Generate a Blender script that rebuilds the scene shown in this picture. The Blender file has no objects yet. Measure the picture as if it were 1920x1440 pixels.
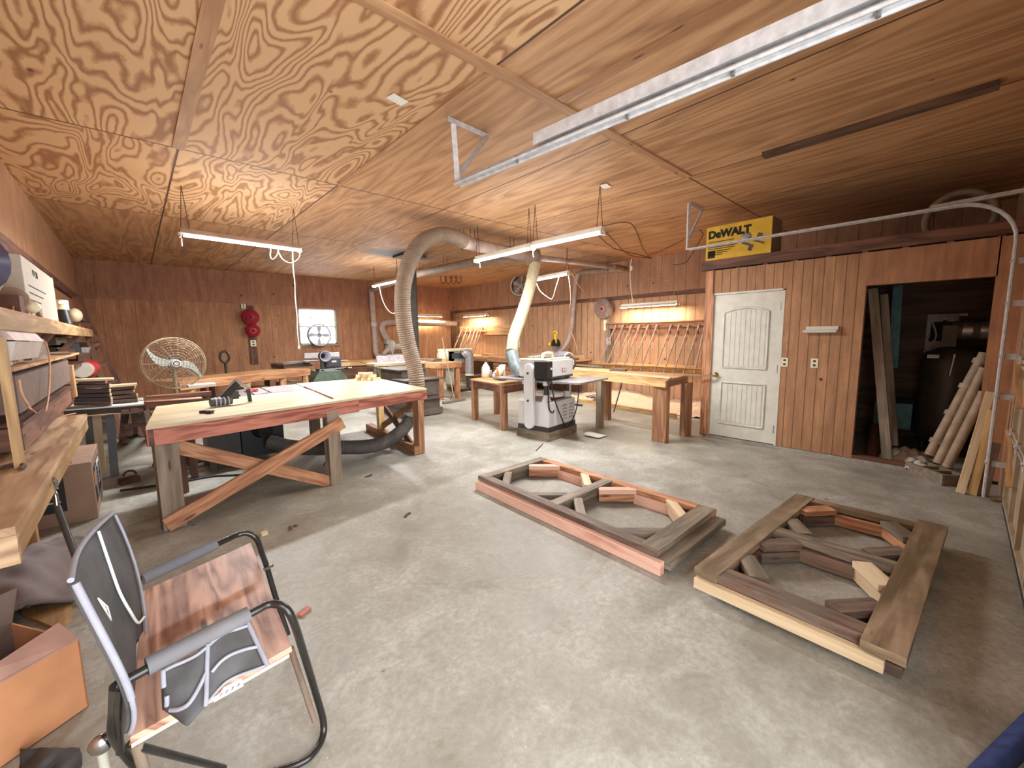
import bpy, math, random
from mathutils import Vector, Matrix
random.seed(7)
C = bpy.context.scene.collection
PI = math.pi
V = Vector
# ------------------------------------------------------------------ camera
FPX, YAW, PIT, ROL, CH = 770.436, math.radians(42.461), math.radians(-6.778), math.radians(-.7144), 1.53
cf = V((math.sin(YAW)*math.cos(PIT), math.cos(YAW)*math.cos(PIT), math.sin(PIT)))
r0 = V((math.cos(YAW), -math.sin(YAW), 0)); u0 = r0.cross(cf)
cr = r0*math.cos(ROL) + u0*math.sin(ROL); cu = u0*math.cos(ROL) - r0*math.sin(ROL)
def at(px, py, ax, val):
    """point of the plane x|y|z = val seen at this place of the photograph"""
    d = cf*FPX + cr*(px-960) - cu*(py-720); i = 'xyz'.index(ax)
    o = V((0, 0, CH)); return o + d*((val-o[i])/d[i])
cam = bpy.data.cameras.new('camera'); cam.sensor_width = 36; cam.lens = FPX/1920*36
cam.clip_start = .02; cam.clip_end = 100
co = bpy.data.objects.new('camera', cam); C.objects.link(co)
co.matrix_world = Matrix(((cr.x, cu.x, -cf.x, 0), (cr.y, cu.y, -cf.y, 0), (cr.z, cu.z, -cf.z, CH), (0, 0, 0, 1)))
sc = bpy.context.scene; sc.camera = co
sc.view_settings.view_transform = 'Standard'; sc.view_settings.look = 'None'
sc.view_settings.gamma = 1; sc.view_settings.exposure = 0; sc.view_settings.use_curve_mapping = False
try:
    sc.cycles.use_denoising = True
    sc.cycles.use_adaptive_sampling = True; sc.cycles.adaptive_threshold = .03; sc.cycles.max_bounces = 7; sc.cycles.diffuse_bounces = 4; sc.cycles.sample_clamp_indirect = 6
except Exception: pass
# ------------------------------------------------------------------ materials
MATS = {}
def L(c):  # sRGB 0-255 -> linear
    return tuple(((x/255)/12.92 if x/255 <= .04045 else ((x/255+.055)/1.055)**2.4) for x in c) + (1,)
def LW(c):
    g = .3*c[0]+.59*c[1]+.11*c[2]; k = .80
    return L(tuple(min(255, (g+(x-g)*k)*q) for x, q in zip(c, (1.03, 1.01, .99))))
class NT:
    def __init__(s, name):
        s.m = bpy.data.materials.new(name); s.m.use_nodes = True; s.t = s.m.node_tree
        s.b = s.t.nodes['Principled BSDF']; s.m.diffuse_color = (.5, .5, .5, 1)
    def n(s, typ, **k):
        x = s.t.nodes.new(typ)
        for a, v in k.items(): setattr(x, a, v)
        return x
    def l(s, a, b): s.t.links.new(a, b)
    def math(s, op, a, b=None, c=None):
        x = s.n('ShaderNodeMath', operation=op)
        for i, q in enumerate((a, b, c)):
            if q is None: continue
            if isinstance(q, (int, float)): x.inputs[i].default_value = q
            else: s.l(q, x.inputs[i])
        return x.outputs[0]
    def noise(s, vec, scale, detail=4, rough=.55, dist=0):
        x = s.n('ShaderNodeTexNoise'); x.inputs['Scale'].default_value = scale; x.inputs['Detail'].default_value = detail
        x.inputs['Roughness'].default_value = rough; x.inputs['Distortion'].default_value = dist
        if vec is not None: s.l(vec, x.inputs['Vector'])
        return x.outputs['Fac']
    def ramp(s, fac, stops, interp='LINEAR'):
        x = s.n('ShaderNodeValToRGB'); x.color_ramp.interpolation = interp; e = x.color_ramp.elements
        while len(e) < len(stops): e.new(.5)
        for q, (p, c) in zip(e, stops): q.position = p; q.color = c if len(c) == 4 else c + (1,)
        s.l(fac, x.inputs[0]); return x.outputs[0]
    def mix(s, f, a, b, mode='MIX'):
        x = s.n('ShaderNodeMixRGB', blend_type=mode)
        for i, q in enumerate((f, a, b)):
            if isinstance(q, (int, float)): x.inputs[i].default_value = q
            elif isinstance(q, tuple): x.inputs[i].default_value = q
            else: s.l(q, x.inputs[i])
        return x.outputs[0]
    def mapping(s, vec, scale, loc=(0, 0, 0)):
        x = s.n('ShaderNodeMapping'); x.inputs['Scale'].default_value = scale; x.inputs['Location'].default_value = loc
        s.l(vec, x.inputs[0]); return x.outputs[0]
    def bump(s, h, st=.3, d=.01):
        x = s.n('ShaderNodeBump'); x.inputs['Strength'].default_value = st; x.inputs['Distance'].default_value = d
        s.l(h, x.inputs['Height']); s.l(x.outputs[0], s.b.inputs['Normal'])
    def done(s, col=None, rough=.6, metal=0):
        if col is not None:
            if isinstance(col, tuple): s.b.inputs['Base Color'].default_value = col
            else: s.l(col, s.b.inputs['Base Color'])
        if isinstance(rough, (int, float)): s.b.inputs['Roughness'].default_value = rough
        else: s.l(rough, s.b.inputs['Roughness'])
        s.b.inputs['Metallic'].default_value = metal
        MATS[s.m.name] = s.m; return s.m
def obj_co(t): return t.n('ShaderNodeTexCoord').outputs['Object']
def plain(name, c, rough=.5, metal=0, var=.18, scale=14, dust=0):
    t = NT(name); o = obj_co(t); f = t.noise(o, scale, 5)
    c = L(c); d = tuple(x*(1-var*1.6) for x in c[:3]) + (1,); h = tuple(min(1, x*(1+var)) for x in c[:3]) + (1,)
    col = t.ramp(f, [(.3, d), (.7, h)])
    if dust: col = t.mix(t.math('MULTIPLY', t.noise(o, 5, 6), dust), col, L((178, 160, 138)))
    return t.done(col, rough, metal)
def wood(name, light, dark, rings=9, rough=.65, stain=None, stain_amt=.5, fine=60):
    """grain runs along u of the grain uv map (metres)"""
    t = NT(name); uv = t.n('ShaderNodeUVMap'); uv.uv_map = 'grain'; u = uv.outputs[0]
    a = t.noise(t.mapping(u, (.9, 7, 1)), 1, 3, .5, .4)
    r = t.math('PINGPONG', t.math('MULTIPLY', a, rings), 1)
    g = t.noise(t.mapping(u, (3, fine, 1)), 1, 4)
    k = t.math('ADD', t.math('MULTIPLY', r, .55), t.math('MULTIPLY', g, .45))
    col = t.ramp(k, [(.25, LW(dark)), (.72, LW(light))])
    o = obj_co(t)
    col = t.mix(t.math('MULTIPLY', t.ramp(t.noise(o, 1.7, 5), [(.35, (0, 0, 0)), (.75, (1, 1, 1))]), .35), col, LW(dark))
    kn = t.n('ShaderNodeTexVoronoi'); kn.inputs['Scale'].default_value = 1; t.l(t.mapping(u, (2.1, 9, 1)), kn.inputs['Vector'])
    col = t.mix(t.ramp(kn.outputs['Distance'], [(.06, (1, 1, 1)), (.12, (0, 0, 0))]), col, tuple(x*.35 for x in LW(dark)[:3]) + (1,))
    if stain: col = t.mix(t.math('MULTIPLY', t.ramp(t.noise(o, 3.3, 7, .65), [(.42, (0, 0, 0)), (.62, (1, 1, 1))]), stain_amt), col, LW(stain))
    t.bump(k, .15, .004)
    return t.done(col, rough)
def siding(name, axis, spacing, off, light, dark, width=.035):
    t = NT(name); o = obj_co(t); sp = t.n('ShaderNodeSeparateXYZ'); t.l(o, sp.inputs[0]); q = sp.outputs['xyz'.index(axis)]
    if spacing:
        fr = t.math('FRACT', t.math('ADD', t.math('MULTIPLY', q, 1/spacing), off))
        gr = t.math('LESS_THAN', t.math('ABSOLUTE', t.math('SUBTRACT', fr, .5)), width)
        brd = t.math('FLOOR', t.math('ADD', t.math('MULTIPLY', q, 1/spacing), off))
        wn = t.n('ShaderNodeTexWhiteNoise', noise_dimensions='1D'); t.l(brd, wn.inputs['W'])
        tone = wn.outputs['Value']
    g = t.noise(t.mapping(o, (26, 26, 1.6)), 1, 6, .6, .3)
    a = t.noise(t.mapping(o, (3.2, 3.2, .7)), 1, 5, .6, 1.2)
    k = t.math('ADD', t.math('MULTIPLY', g, .55), t.math('MULTIPLY', a, .5))
    col = t.ramp(k, [(.32, LW(dark)), (.70, LW(light))])
    bl = t.ramp(t.noise(o, .9, 4), [(.3, (0, 0, 0)), (.7, (1, 1, 1))])
    col = t.mix(t.math('MULTIPLY', bl, .3), col, LW(dark))
    fl = t.ramp(t.noise(t.mapping(o, (9, 9, 4)), 1, 8, .75), [(.42, (0, 0, 0)), (.6, (1, 1, 1))])
    col = t.mix(t.math('MULTIPLY', fl, .35), col, tuple(x*.7 for x in LW(dark)[:3]) + (1,))
    kn = t.n('ShaderNodeTexVoronoi'); kn.inputs['Scale'].default_value = 3.1; t.l(t.mapping(o, (1, 1, .8)), kn.inputs['Vector'])
    col = t.mix(t.ramp(kn.outputs['Distance'], [(.045, (1, 1, 1)), (.075, (0, 0, 0))]), col, LW((52, 28, 18)))
    if spacing:
        col = t.mix(t.math('MULTIPLY', tone, .14), col, tuple(x*.6 for x in LW(light)[:3]) + (1,))
        col = t.mix(t.math('MULTIPLY', gr, .6), col, LW((62, 38, 22)))
        t.bump(t.math('SUBTRACT', t.math('MULTIPLY', k, .3), gr), .5, .012)
    else: t.bump(k, .2, .006)
    return t.done(col, .72)
def glow(name, c, s):
    t = NT(name); t.b.inputs['Emission Color'].default_value = c; t.b.inputs['Emission Strength'].default_value = s
    return t.done((.9, .9, .85, 1), .5)
def m(n): return MATS[n]
# lumber
wood('pine', (214, 166, 108), (166, 112, 64)); wood('pine_yellow', (226, 190, 120), (178, 130, 66), stain=(214, 178, 118))
wood('pine_red', (202, 120, 96), (140, 66, 50), rings=12); wood('pine_orange', (204, 142, 96), (156, 96, 58), rings=12)
wood('stud_pink', (236, 184, 162), (206, 142, 120), rings=6, stain=(205, 180, 160), stain_amt=.4)
wood('weathered', (150, 136, 116), (92, 82, 70), rings=7, stain=(112, 96, 72))
wood('weathered_brown', (140, 108, 88), (84, 60, 48), rings=8, stain=(120, 112, 100))
wood('barn_board', (160, 134, 104), (104, 80, 56), rings=6, stain=(98, 84, 52), stain_amt=.6)
wood('white_board', (238, 220, 184), (205, 178, 136), rings=4)
wood('dark_walnut', (86, 58, 44), (46, 30, 24), rings=8); wood('brown_wood', (128, 80, 56), (82, 48, 34), rings=8)
wood('beam_brown', (142, 92, 66), (92, 54, 38), rings=7); wood('grey_post', (150, 132, 112), (110, 92, 74), rings=6)
wood('leg_brown', (182, 130, 88), (134, 86, 54), rings=9); wood('plank_dark', (120, 88, 66), (84, 58, 42), rings=5)
wood('table_ply', (210, 198, 158), (184, 168, 128), rings=5, rough=.4, stain=(170, 150, 108), stain_amt=.35, fine=30)
wood('bench_ply', (208, 176, 134), (146, 104, 68), rings=8, rough=.6, stain=(176, 140, 104), stain_amt=.5, fine=34)
wood('bench_edge', (206, 172, 112), (150, 112, 62), rings=4, fine=110)
wood('seat_ply', (206, 154, 126), (118, 60, 30), rings=14, rough=.5, stain=(182, 144, 130), stain_amt=.5, fine=10)
wood('ceiling_trim', (206, 158, 108), (166, 116, 72), rings=4)
wood('handle_wood', (204, 168, 120), (160, 120, 78), rings=3)
# painted, metal and others
plain('white_paint', (214, 212, 200), .45, var=.06, scale=9); plain('white_machine', (222, 224, 226), .35, var=.05, scale=6, dust=.12)
plain('cream', (226, 214, 180), .45, var=.06); plain('black_paint', (30, 30, 34), .42, dust=.15); plain('black_plastic', (26, 26, 28), .4)
plain('stove_black', (58, 50, 50), .6, var=.25, dust=.3); plain('pipe_black', (50, 54, 52), .55, dust=.12)
plain('clamp_bar', (172, 154, 138), .45, .2)
plain('steel', (168, 168, 170), .35, .8); plain('galvanised', (196, 196, 198), .5, .0, var=.16, scale=22, dust=.1); plain('cast_iron', (160, 159, 162), .35, .3, dust=.2)
plain('chrome', (180, 180, 184), .18, 1); plain('brass', (186, 158, 96), .3, .9); plain('rust', (96, 62, 48), .8)
plain('duct_pink', (170, 150, 140), .6, var=.15, scale=5); plain('duct_brown', (136, 116, 100), .65, var=.2, scale=6, dust=.25)
plain('hose_tan', (140, 122, 106), .7, var=.12, scale=8, dust=.25); plain('hose_cream', (196, 186, 154), .6, var=.1); plain('hose_black', (62, 60, 66), .6, dust=.25)
plain('duct_tape', (120, 132, 132), .4, var=.25, scale=20)
plain('blower_grey', (168, 172, 162), .5, dust=.25); plain('motor_blue', (52, 62, 78), .5, dust=.2); plain('green_metal', (84, 118, 104), .55, dust=.3)
plain('olive_yellow', (196, 184, 104), .5, dust=.15); plain('tool_yellow', (226, 184, 40), .45, var=.08); plain('clamp_red', (176, 72, 62), .5, dust=.35)
plain('reel_red', (160, 42, 58), .4, var=.15); plain('reel_grey', (150, 128, 122), .6, dust=.2); plain('red', (206, 46, 52), .5); plain('pink_red', (226, 92, 104), .5)
plain('cord_white', (236, 226, 206), .5, var=.04); plain('cord_tan', (196, 150, 112), .6); plain('cord_brown', (92, 56, 34), .7); plain('cord_black', (30, 30, 34), .5)
plain('cardboard', (150, 122, 102), .85, var=.1, scale=6); plain('cardboard_orange', (200, 140, 98), .85, var=.12, scale=5); plain('cardboard_dusty', (176, 132, 118), .9, var=.16, scale=9, dust=.35)
plain('cardboard_dark', (104, 84, 78), .9, dust=.2); plain('carton_white', (186, 176, 162), .7, var=.05); plain('box_yellow', (226, 184, 52), .6, var=.1, scale=7)
plain('ink', (28, 26, 26), .7, var=.05); plain('ink_orange', (206, 120, 52), .7); plain('paper', (232, 232, 226), .8, var=.03)
plain('fabric_black', (60, 62, 66), .8, var=.4, scale=7, dust=.1); plain('fabric_grey', (142, 142, 152), .85, var=.1); plain('foam', (78, 84, 96), .85, var=.1, dust=.3)
plain('cloth_mauve', (112, 102, 106), .9, var=.2, scale=6, dust=.3); plain('cloth_dark', (46, 44, 52), .9, var=.3, dust=.12); plain('fleece_edge', (168, 158, 152), .95)
plain('frame_tube', (34, 36, 38), .22, .5, var=.3, dust=.08); plain('plastic_clear_white', (226, 228, 220), .35, var=.05); plain('amber', (196, 142, 72), .3)
plain('sawdust', (206, 176, 150), .95, var=.12, scale=16); plain('concrete_block', (136, 124, 108), .9, var=.2, scale=26); plain('pvc_dirty', (172, 152, 130), .6, var=.2, scale=9, dust=.3)
plain('teal', (84, 132, 142), .7); plain('panel_grey', (186, 184, 198), .5, dust=.1); plain('tarp_plastic', (196, 186, 180), .4, var=.12)
plain('switch_ivory', (232, 224, 196), .4, var=.03); plain('blue_bottle', (38, 44, 84), .35, dust=.2); plain('foam_insul', (104, 92, 80), .95, var=.35, scale=24)
plain('door_panel', (166, 148, 124), .7, var=.18, scale=5, dust=.2); plain('blue_jeans', (40, 58, 112), .9, var=.3, scale=20); plain('leather', (86, 58, 44), .8, var=.35)
plain('lamp_housing', (140, 108, 88), .6, var=.12); plain('lamp_white', (226, 220, 204), .5, var=.04); plain('pink_white', (206, 182, 174), .6)
plain('fan_blade', (186, 194, 190), .35, .3, var=.06); plain('cage_wire', (150, 132, 108), .6, .3)
glow('tube_light', (1, .97, .86, 1), 26); glow('tube_warm', (1, .86, .55, 1), 26)
def glassm():
    t = NT('window_glass'); t.b.inputs['Transmission Weight'].default_value = .9; t.b.inputs['IOR'].default_value = 1.1
    t.b.inputs['Alpha'].default_value = .25
    return t.done((.95, .97, 1, 1), .15)
glassm()
siding('siding_back', 'x', .27, .1, (206, 146, 98), (142, 90, 56), .014); siding('siding_right', 'y', .2, .2, (216, 168, 122), (168, 120, 84), .04)
siding('siding_upper', 'x', 0, 0, (190, 130, 94), (134, 84, 60), .012); siding('siding_upper_right', 'y', .28, 0, (198, 148, 110), (150, 102, 76), .02)
siding('ply_partition', 'y', 0, 0, (200, 140, 94), (146, 94, 60)); siding('siding_partition', 'y', .105, .3, (206, 150, 102), (154, 104, 66), .05); siding('ply_wall', 'y', 0, 0, (204, 154, 110), (156, 110, 76))
def floor_mat():
    t = NT('concrete_floor'); o = obj_co(t)
    a = t.noise(o, .55, 8, .62, .4); b = t.noise(o, 3.2, 8, .7, .6); c = t.noise(o, 30, 8, .75)
    col = t.ramp(t.math('ADD', t.math('MULTIPLY', a, .5), t.math('MULTIPLY', b, .5)), [(.36, L((128, 124, 114))), (.5, L((160, 158, 148))), (.62, L((190, 189, 182)))])
    col = t.mix(t.math('MULTIPLY', t.ramp(c, [(.38, (0, 0, 0)), (.62, (1, 1, 1))]), .5), col, L((124, 117, 102)))
    s = t.ramp(t.noise(t.mapping(o, (1, 1, 1), (7, 3, 0)), 1.4, 9, .7, 1.2), [(.56, (0, 0, 0)), (.7, (1, 1, 1))])
    col = t.mix(t.math('MULTIPLY', s, .4), col, L((98, 88, 66)))
    v = t.n('ShaderNodeTexVoronoi'); v.inputs['Scale'].default_value = 3.7; t.l(o, v.inputs['Vector'])
    col = t.mix(t.math('MULTIPLY', t.ramp(v.outputs['Distance'], [(.03, (1, 1, 1)), (.09, (0, 0, 0))]), t.ramp(b, [(.52, (0, 0, 0)), (.56, (1, 1, 1))])), col, L((88, 74, 54)))
    w = t.n('ShaderNodeTexVoronoi'); w.inputs['Scale'].default_value = 19; t.l(o, w.inputs['Vector'])
    col = t.mix(t.math('MULTIPLY', t.ramp(w.outputs['Distance'], [(.04, (1, 1, 1)), (.08, (0, 0, 0))]), t.ramp(a, [(.45, (0, 0, 0)), (.55, (.8, .8, .8))])), col, L((222, 216, 202)))
    t.bump(t.math('ADD', c, b), .12, .004)
    return t.done(col, t.ramp(b, [(.3, (.42,)*3), (.7, (.7,)*3)]))
floor_mat()
def ceiling_mat(name, wild):
    t = NT(name); o = obj_co(t); sp = t.n('ShaderNodeSeparateXYZ'); t.l(o, sp.inputs[0]); x, y = sp.outputs[0], sp.outputs[1]
    ix = t.math('DIVIDE', t.math('SUBTRACT', x, .455), 1.41); iy = t.math('DIVIDE', t.math('SUBTRACT', y, 2.19), 2.73)
    cell = t.n('ShaderNodeCombineXYZ'); t.l(t.math('FLOOR', ix), cell.inputs[0]); t.l(t.math('FLOOR', iy), cell.inputs[1])
    wn = t.n('ShaderNodeTexWhiteNoise', noise_dimensions='3D'); t.l(cell.outputs[0], wn.inputs['Vector']); rv = wn.outputs['Value']
    cv = t.n('ShaderNodeCombineXYZ'); t.l(t.math('MULTIPLY', x, 2.5 if wild else 2.4), cv.inputs[0]); t.l(t.math('MULTIPLY', y, .55 if wild else .3), cv.inputs[1]); t.l(t.math('MULTIPLY', rv, 37), cv.inputs[2])
    nz = t.noise(cv.outputs[0], 1.0, 2.6 if wild else 4, .38, .5 if wild else .2)
    if wild: nz = t.math('ADD', nz, t.math('MULTIPLY', t.noise(t.mapping(o, (9, 5, 1)), 1, 4, .6), .035))
    r = t.math('PINGPONG', t.math('MULTIPLY', nz, 38 if wild else 22), 1)
    fg = t.noise(t.mapping(o, (55, 4, 1)), 1, 4, .6)
    if wild:
        k = t.math('ADD', t.math('MULTIPLY', r, .8), t.math('MULTIPLY', fg, .25))
        col = t.ramp(k, [(.2, LW((158, 104, 60))), (.42, LW((192, 142, 90))), (.6, LW((214, 170, 118)))])
    else:
        k = t.math('ADD', t.math('MULTIPLY', r, .28), t.math('ADD', t.math('MULTIPLY', fg, .35), t.math('MULTIPLY', t.noise(t.mapping(o, (6, 1.2, 1)), 1, 5, .6), .45)))
        col = t.ramp(k, [(.3, LW((150, 102, 62))), (.55, LW((190, 140, 92))), (.75, LW((208, 160, 110)))])
    col = t.mix(t.math('MULTIPLY', rv, .22), col, LW((160, 108, 66)))
    kn = t.n('ShaderNodeTexVoronoi'); kn.inputs['Scale'].default_value = 2.2 if wild else 3.2; t.l(t.mapping(o, (1, .7, 1)), kn.inputs['Vector'])
    col = t.mix(t.ramp(kn.outputs['Distance'], [(.028, (1, 1, 1)), (.05, (0, 0, 0))]), col, LW((96, 54, 34)))
    # seams between the sheets
    for q, w in ((ix, .0065), (iy, .0036)):
        d = t.math('ABSOLUTE', t.math('SUBTRACT', t.math('FRACT', t.math('ADD', q, .5)), .5))
        col = t.mix(t.math('LESS_THAN', d, w), col, LW((84, 50, 30)))
    # soot and dust where the stove pipe passes and the ducts hang
    for cx, cy, sx, sy, am in ((4.35, 8.1, .95, .6, 1.3), (4.2, 5.4, 1.8, .35, .45), (5.2, 8.0, .7, 3.2, .35), (7.6, 5.9, 1.9, .8, .5)):
        dx = t.math('DIVIDE', t.math('SUBTRACT', x, cx), sx); dy = t.math('DIVIDE', t.math('SUBTRACT', y, cy), sy)
        dd = t.math('ADD', t.math('MULTIPLY', dx, dx), t.math('MULTIPLY', dy, dy))
        dd = t.math('ADD', dd, t.math('MULTIPLY', t.math('SUBTRACT', t.noise(o, 2.1, 4), .5), .7))
        col = t.mix(t.math('MULTIPLY', t.ramp(dd, [(.0, (1, 1, 1)), (1, (0, 0, 0))]), am), col, LW((74, 62, 58)))
    t.bump(k, .1, .003)
    return t.done(col, .7)
ceiling_mat('ceiling_wild', True); ceiling_mat('ceiling_plain', False)
# ------------------------------------------------------------------ mesh helpers
ORG = {}
class MB:
    def __init__(s): s.v = []; s.f = []; s.uv = []; s.sm = []; s.mi = []
    def add(s, vs, fs, uvs=None, smooth=False, mi=0):
        b = len(s.v); s.v += [tuple(q) for q in vs]
        for i, f in enumerate(fs):
            s.f.append([b+k for k in f]); s.sm.append(smooth); s.mi.append(mi)
            s.uv.append(uvs[i] if uvs else [(vs[k][0]+vs[k][2], vs[k][1]+vs[k][2]*.7) for k in f])
        return s
    def box(s, c, size, rot=None, mi=0):
        hx, hy, hz = [q/2 for q in size]; c = V(c)
        R = Matrix.Identity(3) if rot is None else (Matrix.Rotation(rot, 3, 'Z') if isinstance(rot, (int, float)) else rot)
        loc = [V((x, y, z)) for x in (-hx, hx) for y in (-hy, hy) for z in (-hz, hz)]
        fs = [(0, 1, 3, 2), (4, 6, 7, 5), (0, 4, 5, 1), (2, 3, 7, 6), (0, 2, 6, 4), (1, 5, 7, 3)]
        la = max(range(3), key=lambda i: size[i]); ox, oy = random.random()*9, random.random()*9; uvs = []
        for k, f in enumerate(fs):
            na = (0, 0, 1, 1, 2, 2)[k]; ab = [i for i in range(3) if i != na]
            if la in ab: ua = la; va = [i for i in ab if i != la][0]
            else: ua, va = ab
            uvs.append([((loc[i][ua] + ox), (loc[i][va] + oy + na*.37)) for i in f])
        return s.add([c + R @ q for q in loc], fs, uvs, mi=mi)
    def span(s, a, b, mi=0):
        a = V(a); b = V(b); return s.box((a+b)/2, [abs(q) for q in (b-a)], mi=mi)
    def beam(s, p0, p1, w, h, up=(0, 0, 1), mi=0):
        p0 = V(p0); p1 = V(p1); d = (p1-p0); l = d.length; d.normalize(); up = V(up)
        if abs(d.dot(up)) > .98: up = V((1, 0, 0))
        y = up.cross(d).normalized(); z = d.cross(y)
        R = Matrix((d, y, z)).transposed()
        return s.box((p0+p1)/2, (l, w, h), R, mi=mi)
    def tube(s, pts, r, n=10, caps=True, mi=0, smooth=True):
        pts = [V(p) for p in pts]; N = len(pts); rs = r if isinstance(r, (list, tuple)) else [r]*N
        tang = [(pts[min(i+1, N-1)] - pts[max(i-1, 0)]).normalized() for i in range(N)]
        up = V((0, 0, 1)) if abs(tang[0].z) < .9 else V((1, 0, 0)); a = tang[0].cross(up).normalized()
        vs = []; ln = 0; us = []
        for i in range(N):
            if i: ln += (pts[i]-pts[i-1]).length
            a = (a - tang[i]*a.dot(tang[i])).normalized(); b = tang[i].cross(a); us.append(ln)
            for k in range(n):
                q = 2*PI*k/n; vs.append(pts[i] + (a*math.cos(q) + b*math.sin(q))*rs[i])
        fs = []; uvs = []; circ = 2*PI*rs[0]
        for i in range(N-1):
            for k in range(n):
                k2 = (k+1) % n; fs.append((i*n+k, i*n+k2, (i+1)*n+k2, (i+1)*n+k))
                v0, v1 = circ*k/n, circ*(k+1)/n; uvs.append([(us[i], v0), (us[i], v1), (us[i+1], v1), (us[i+1], v0)])
        s.add(vs, fs, uvs, smooth, mi)
        if caps:
            s.add([vs[k] for k in range(n)], [tuple(range(n))[::-1]], mi=mi); s.add(vs[-n:], [tuple(range(n))], mi=mi)
        return s
    def cyl(s, p0, p1, r0, r1=None, n=16, mi=0, caps=True): return s.tube([p0, p1], [r0, r0 if r1 is None else r1], n, caps, mi)
    def lathe(s, prof, c=(0, 0, 0), R=None, n=20, mi=0):
        R = R or Matrix.Identity(3); c = V(c); vs = []
        for r, z in prof:
            for k in range(n): vs.append(c + R @ V((r*math.cos(2*PI*k/n), r*math.sin(2*PI*k/n), z)))
        fs = [(i*n+k, i*n+(k+1) % n, (i+1)*n+(k+1) % n, (i+1)*n+k) for i in range(len(prof)-1) for k in range(n)]
        return s.add(vs, fs, None, True, mi)
    def prism(s, poly, depth, mi=0):
        """poly: list of 3-D points of one face; depth: vector to the other face"""
        P = [V(p) for p in poly]; n = len(P); d = V(depth); vs = P + [p+d for p in P]
        fs = [tuple(range(n))[::-1], tuple(range(n, 2*n))] + [(i, (i+1) % n, n+(i+1) % n, n+i) for i in range(n)]
        e = max(((P[(i+1) % n]-P[i]) for i in range(n)), key=lambda q: q.length).normalized(); nn = d.normalized(); w = nn.cross(e)
        ox = random.random()*5; uvs = [[(vs[k].dot(e)+ox, vs[k].dot(w)+vs[k].dot(nn)) for k in f] for f in fs]
        return s.add(vs, fs, uvs, mi=mi)
    def ball(s, c, r, n=12, mi=0):
        rr = (r, r, r) if isinstance(r, (int, float)) else r; c = V(c); vs = []; m_ = n//2
        for i in range(m_+1):
            a = PI*i/m_
            for k in range(n):
                b = 2*PI*k/n; vs.append(c + V((rr[0]*math.sin(a)*math.cos(b), rr[1]*math.sin(a)*math.sin(b), rr[2]*math.cos(a))))
        fs = [(i*n+k, i*n+(k+1) % n, (i+1)*n+(k+1) % n, (i+1)*n+k) for i in range(m_) for k in range(n)]
        return s.add(vs, fs, None, True, mi)
    def torus(s, c, R_, r, rot=None, n=32, k=8, mi=0, a0=0, a1=2*PI):
        rot = rot or Matrix.Identity(3); c = V(c); pts = [c + rot @ V((R_*math.cos(a0+(a1-a0)*i/n), R_*math.sin(a0+(a1-a0)*i/n), 0)) for i in range(n+1)]
        return s.tube(pts, r, k, caps=(a1-a0) < 6.28, mi=mi)
    def sheet(s, fn, nu, nv, th=.004, mi=0):
        """closed thick surface over fn(u, v)"""
        P = [[V(fn(i/nu, j/nv)) for j in range(nv+1)] for i in range(nu+1)]; top = []; bot = []
        for i in range(nu+1):
            for j in range(nv+1):
                a = P[min(i+1, nu)][j]-P[max(i-1, 0)][j]; b = P[i][min(j+1, nv)]-P[i][max(j-1, 0)]
                nn = a.cross(b); nn = nn.normalized() if nn.length > 1e-9 else V((0, 0, 1))
                top.append(P[i][j]+nn*th/2); bot.append(P[i][j]-nn*th/2)
        w = nv+1; N = len(top); fs = []
        for i in range(nu):
            for j in range(nv):
                q = (i*w+j, (i+1)*w+j, (i+1)*w+j+1, i*w+j+1); fs.append(q); fs.append(tuple(N+k for k in q[::-1]))
        rim = [(i, 0) for i in range(nu)] + [(nu, j) for j in range(nv)] + [(i, nv) for i in range(nu, 0, -1)] + [(0, j) for j in range(nv, 0, -1)]
        ids = [i*w+j for i, j in rim]
        for a, b in zip(ids, ids[1:]+ids[:1]): fs.append((a, N+a, N+b, b))
        return s.add(top+bot, fs, None, True, mi)
    def build(s, name, mat, parent=None, label=None, cat=None, group=None, kind=None, bevel=0, origin=None):
        me = bpy.data.meshes.new(name); o0 = ORG.get(parent.name, V((0, 0, 0))) if parent else V(origin or (0, 0, 0))
        me.from_pydata([tuple(V(q)-o0) for q in s.v], [], s.f)
        uvl = me.uv_layers.new(name='grain'); i = 0; flat = []
        for u in s.uv:
            for q in u: flat += [q[0], q[1]]
        uvl.data.foreach_set('uv', flat)
        me.polygons.foreach_set('use_smooth', s.sm); me.polygons.foreach_set('material_index', s.mi)
        for q in (mat if isinstance(mat, (list, tuple)) else [mat]): me.materials.append(MATS[q])
        o = bpy.data.objects.new(name, me); C.objects.link(o)
        if parent: o.parent = parent; ORG[o.name] = o0
        else: o.location = o0; ORG[o.name] = o0
        if bevel:
            b = o.modifiers.new('bevel', 'BEVEL'); b.width = bevel; b.segments = 2; b.limit_method = 'ANGLE'
        if label: o['label'] = label
        if cat: o['category'] = cat
        if group: o['group'] = group
        if kind: o['kind'] = kind
        return o
def T(name, label, cat, loc=(0, 0, 0), group=None):
    o = bpy.data.objects.new(name, None); C.objects.link(o); o.empty_display_size = .1; o.location = loc
    ORG[o.name] = V(loc); o['label'] = label; o['category'] = cat
    if group: o['group'] = group
    return o
def dup(root, loc, rotz=None, label=None, scale=None, rot=None):
    r = root.copy(); C.objects.link(r); r.location = loc
    if rotz is not None: r.rotation_euler = (0, 0, rotz)
    if rot is not None: r.rotation_euler = rot
    if scale: r.scale = (scale,)*3
    if label: r['label'] = label
    def rec(src, dst):
        for ch in [c for c in bpy.data.objects if c.parent == src]:
            c = ch.copy(); C.objects.link(c); c.parent = dst; rec(ch, c)
    rec(root, r); return r
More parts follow.
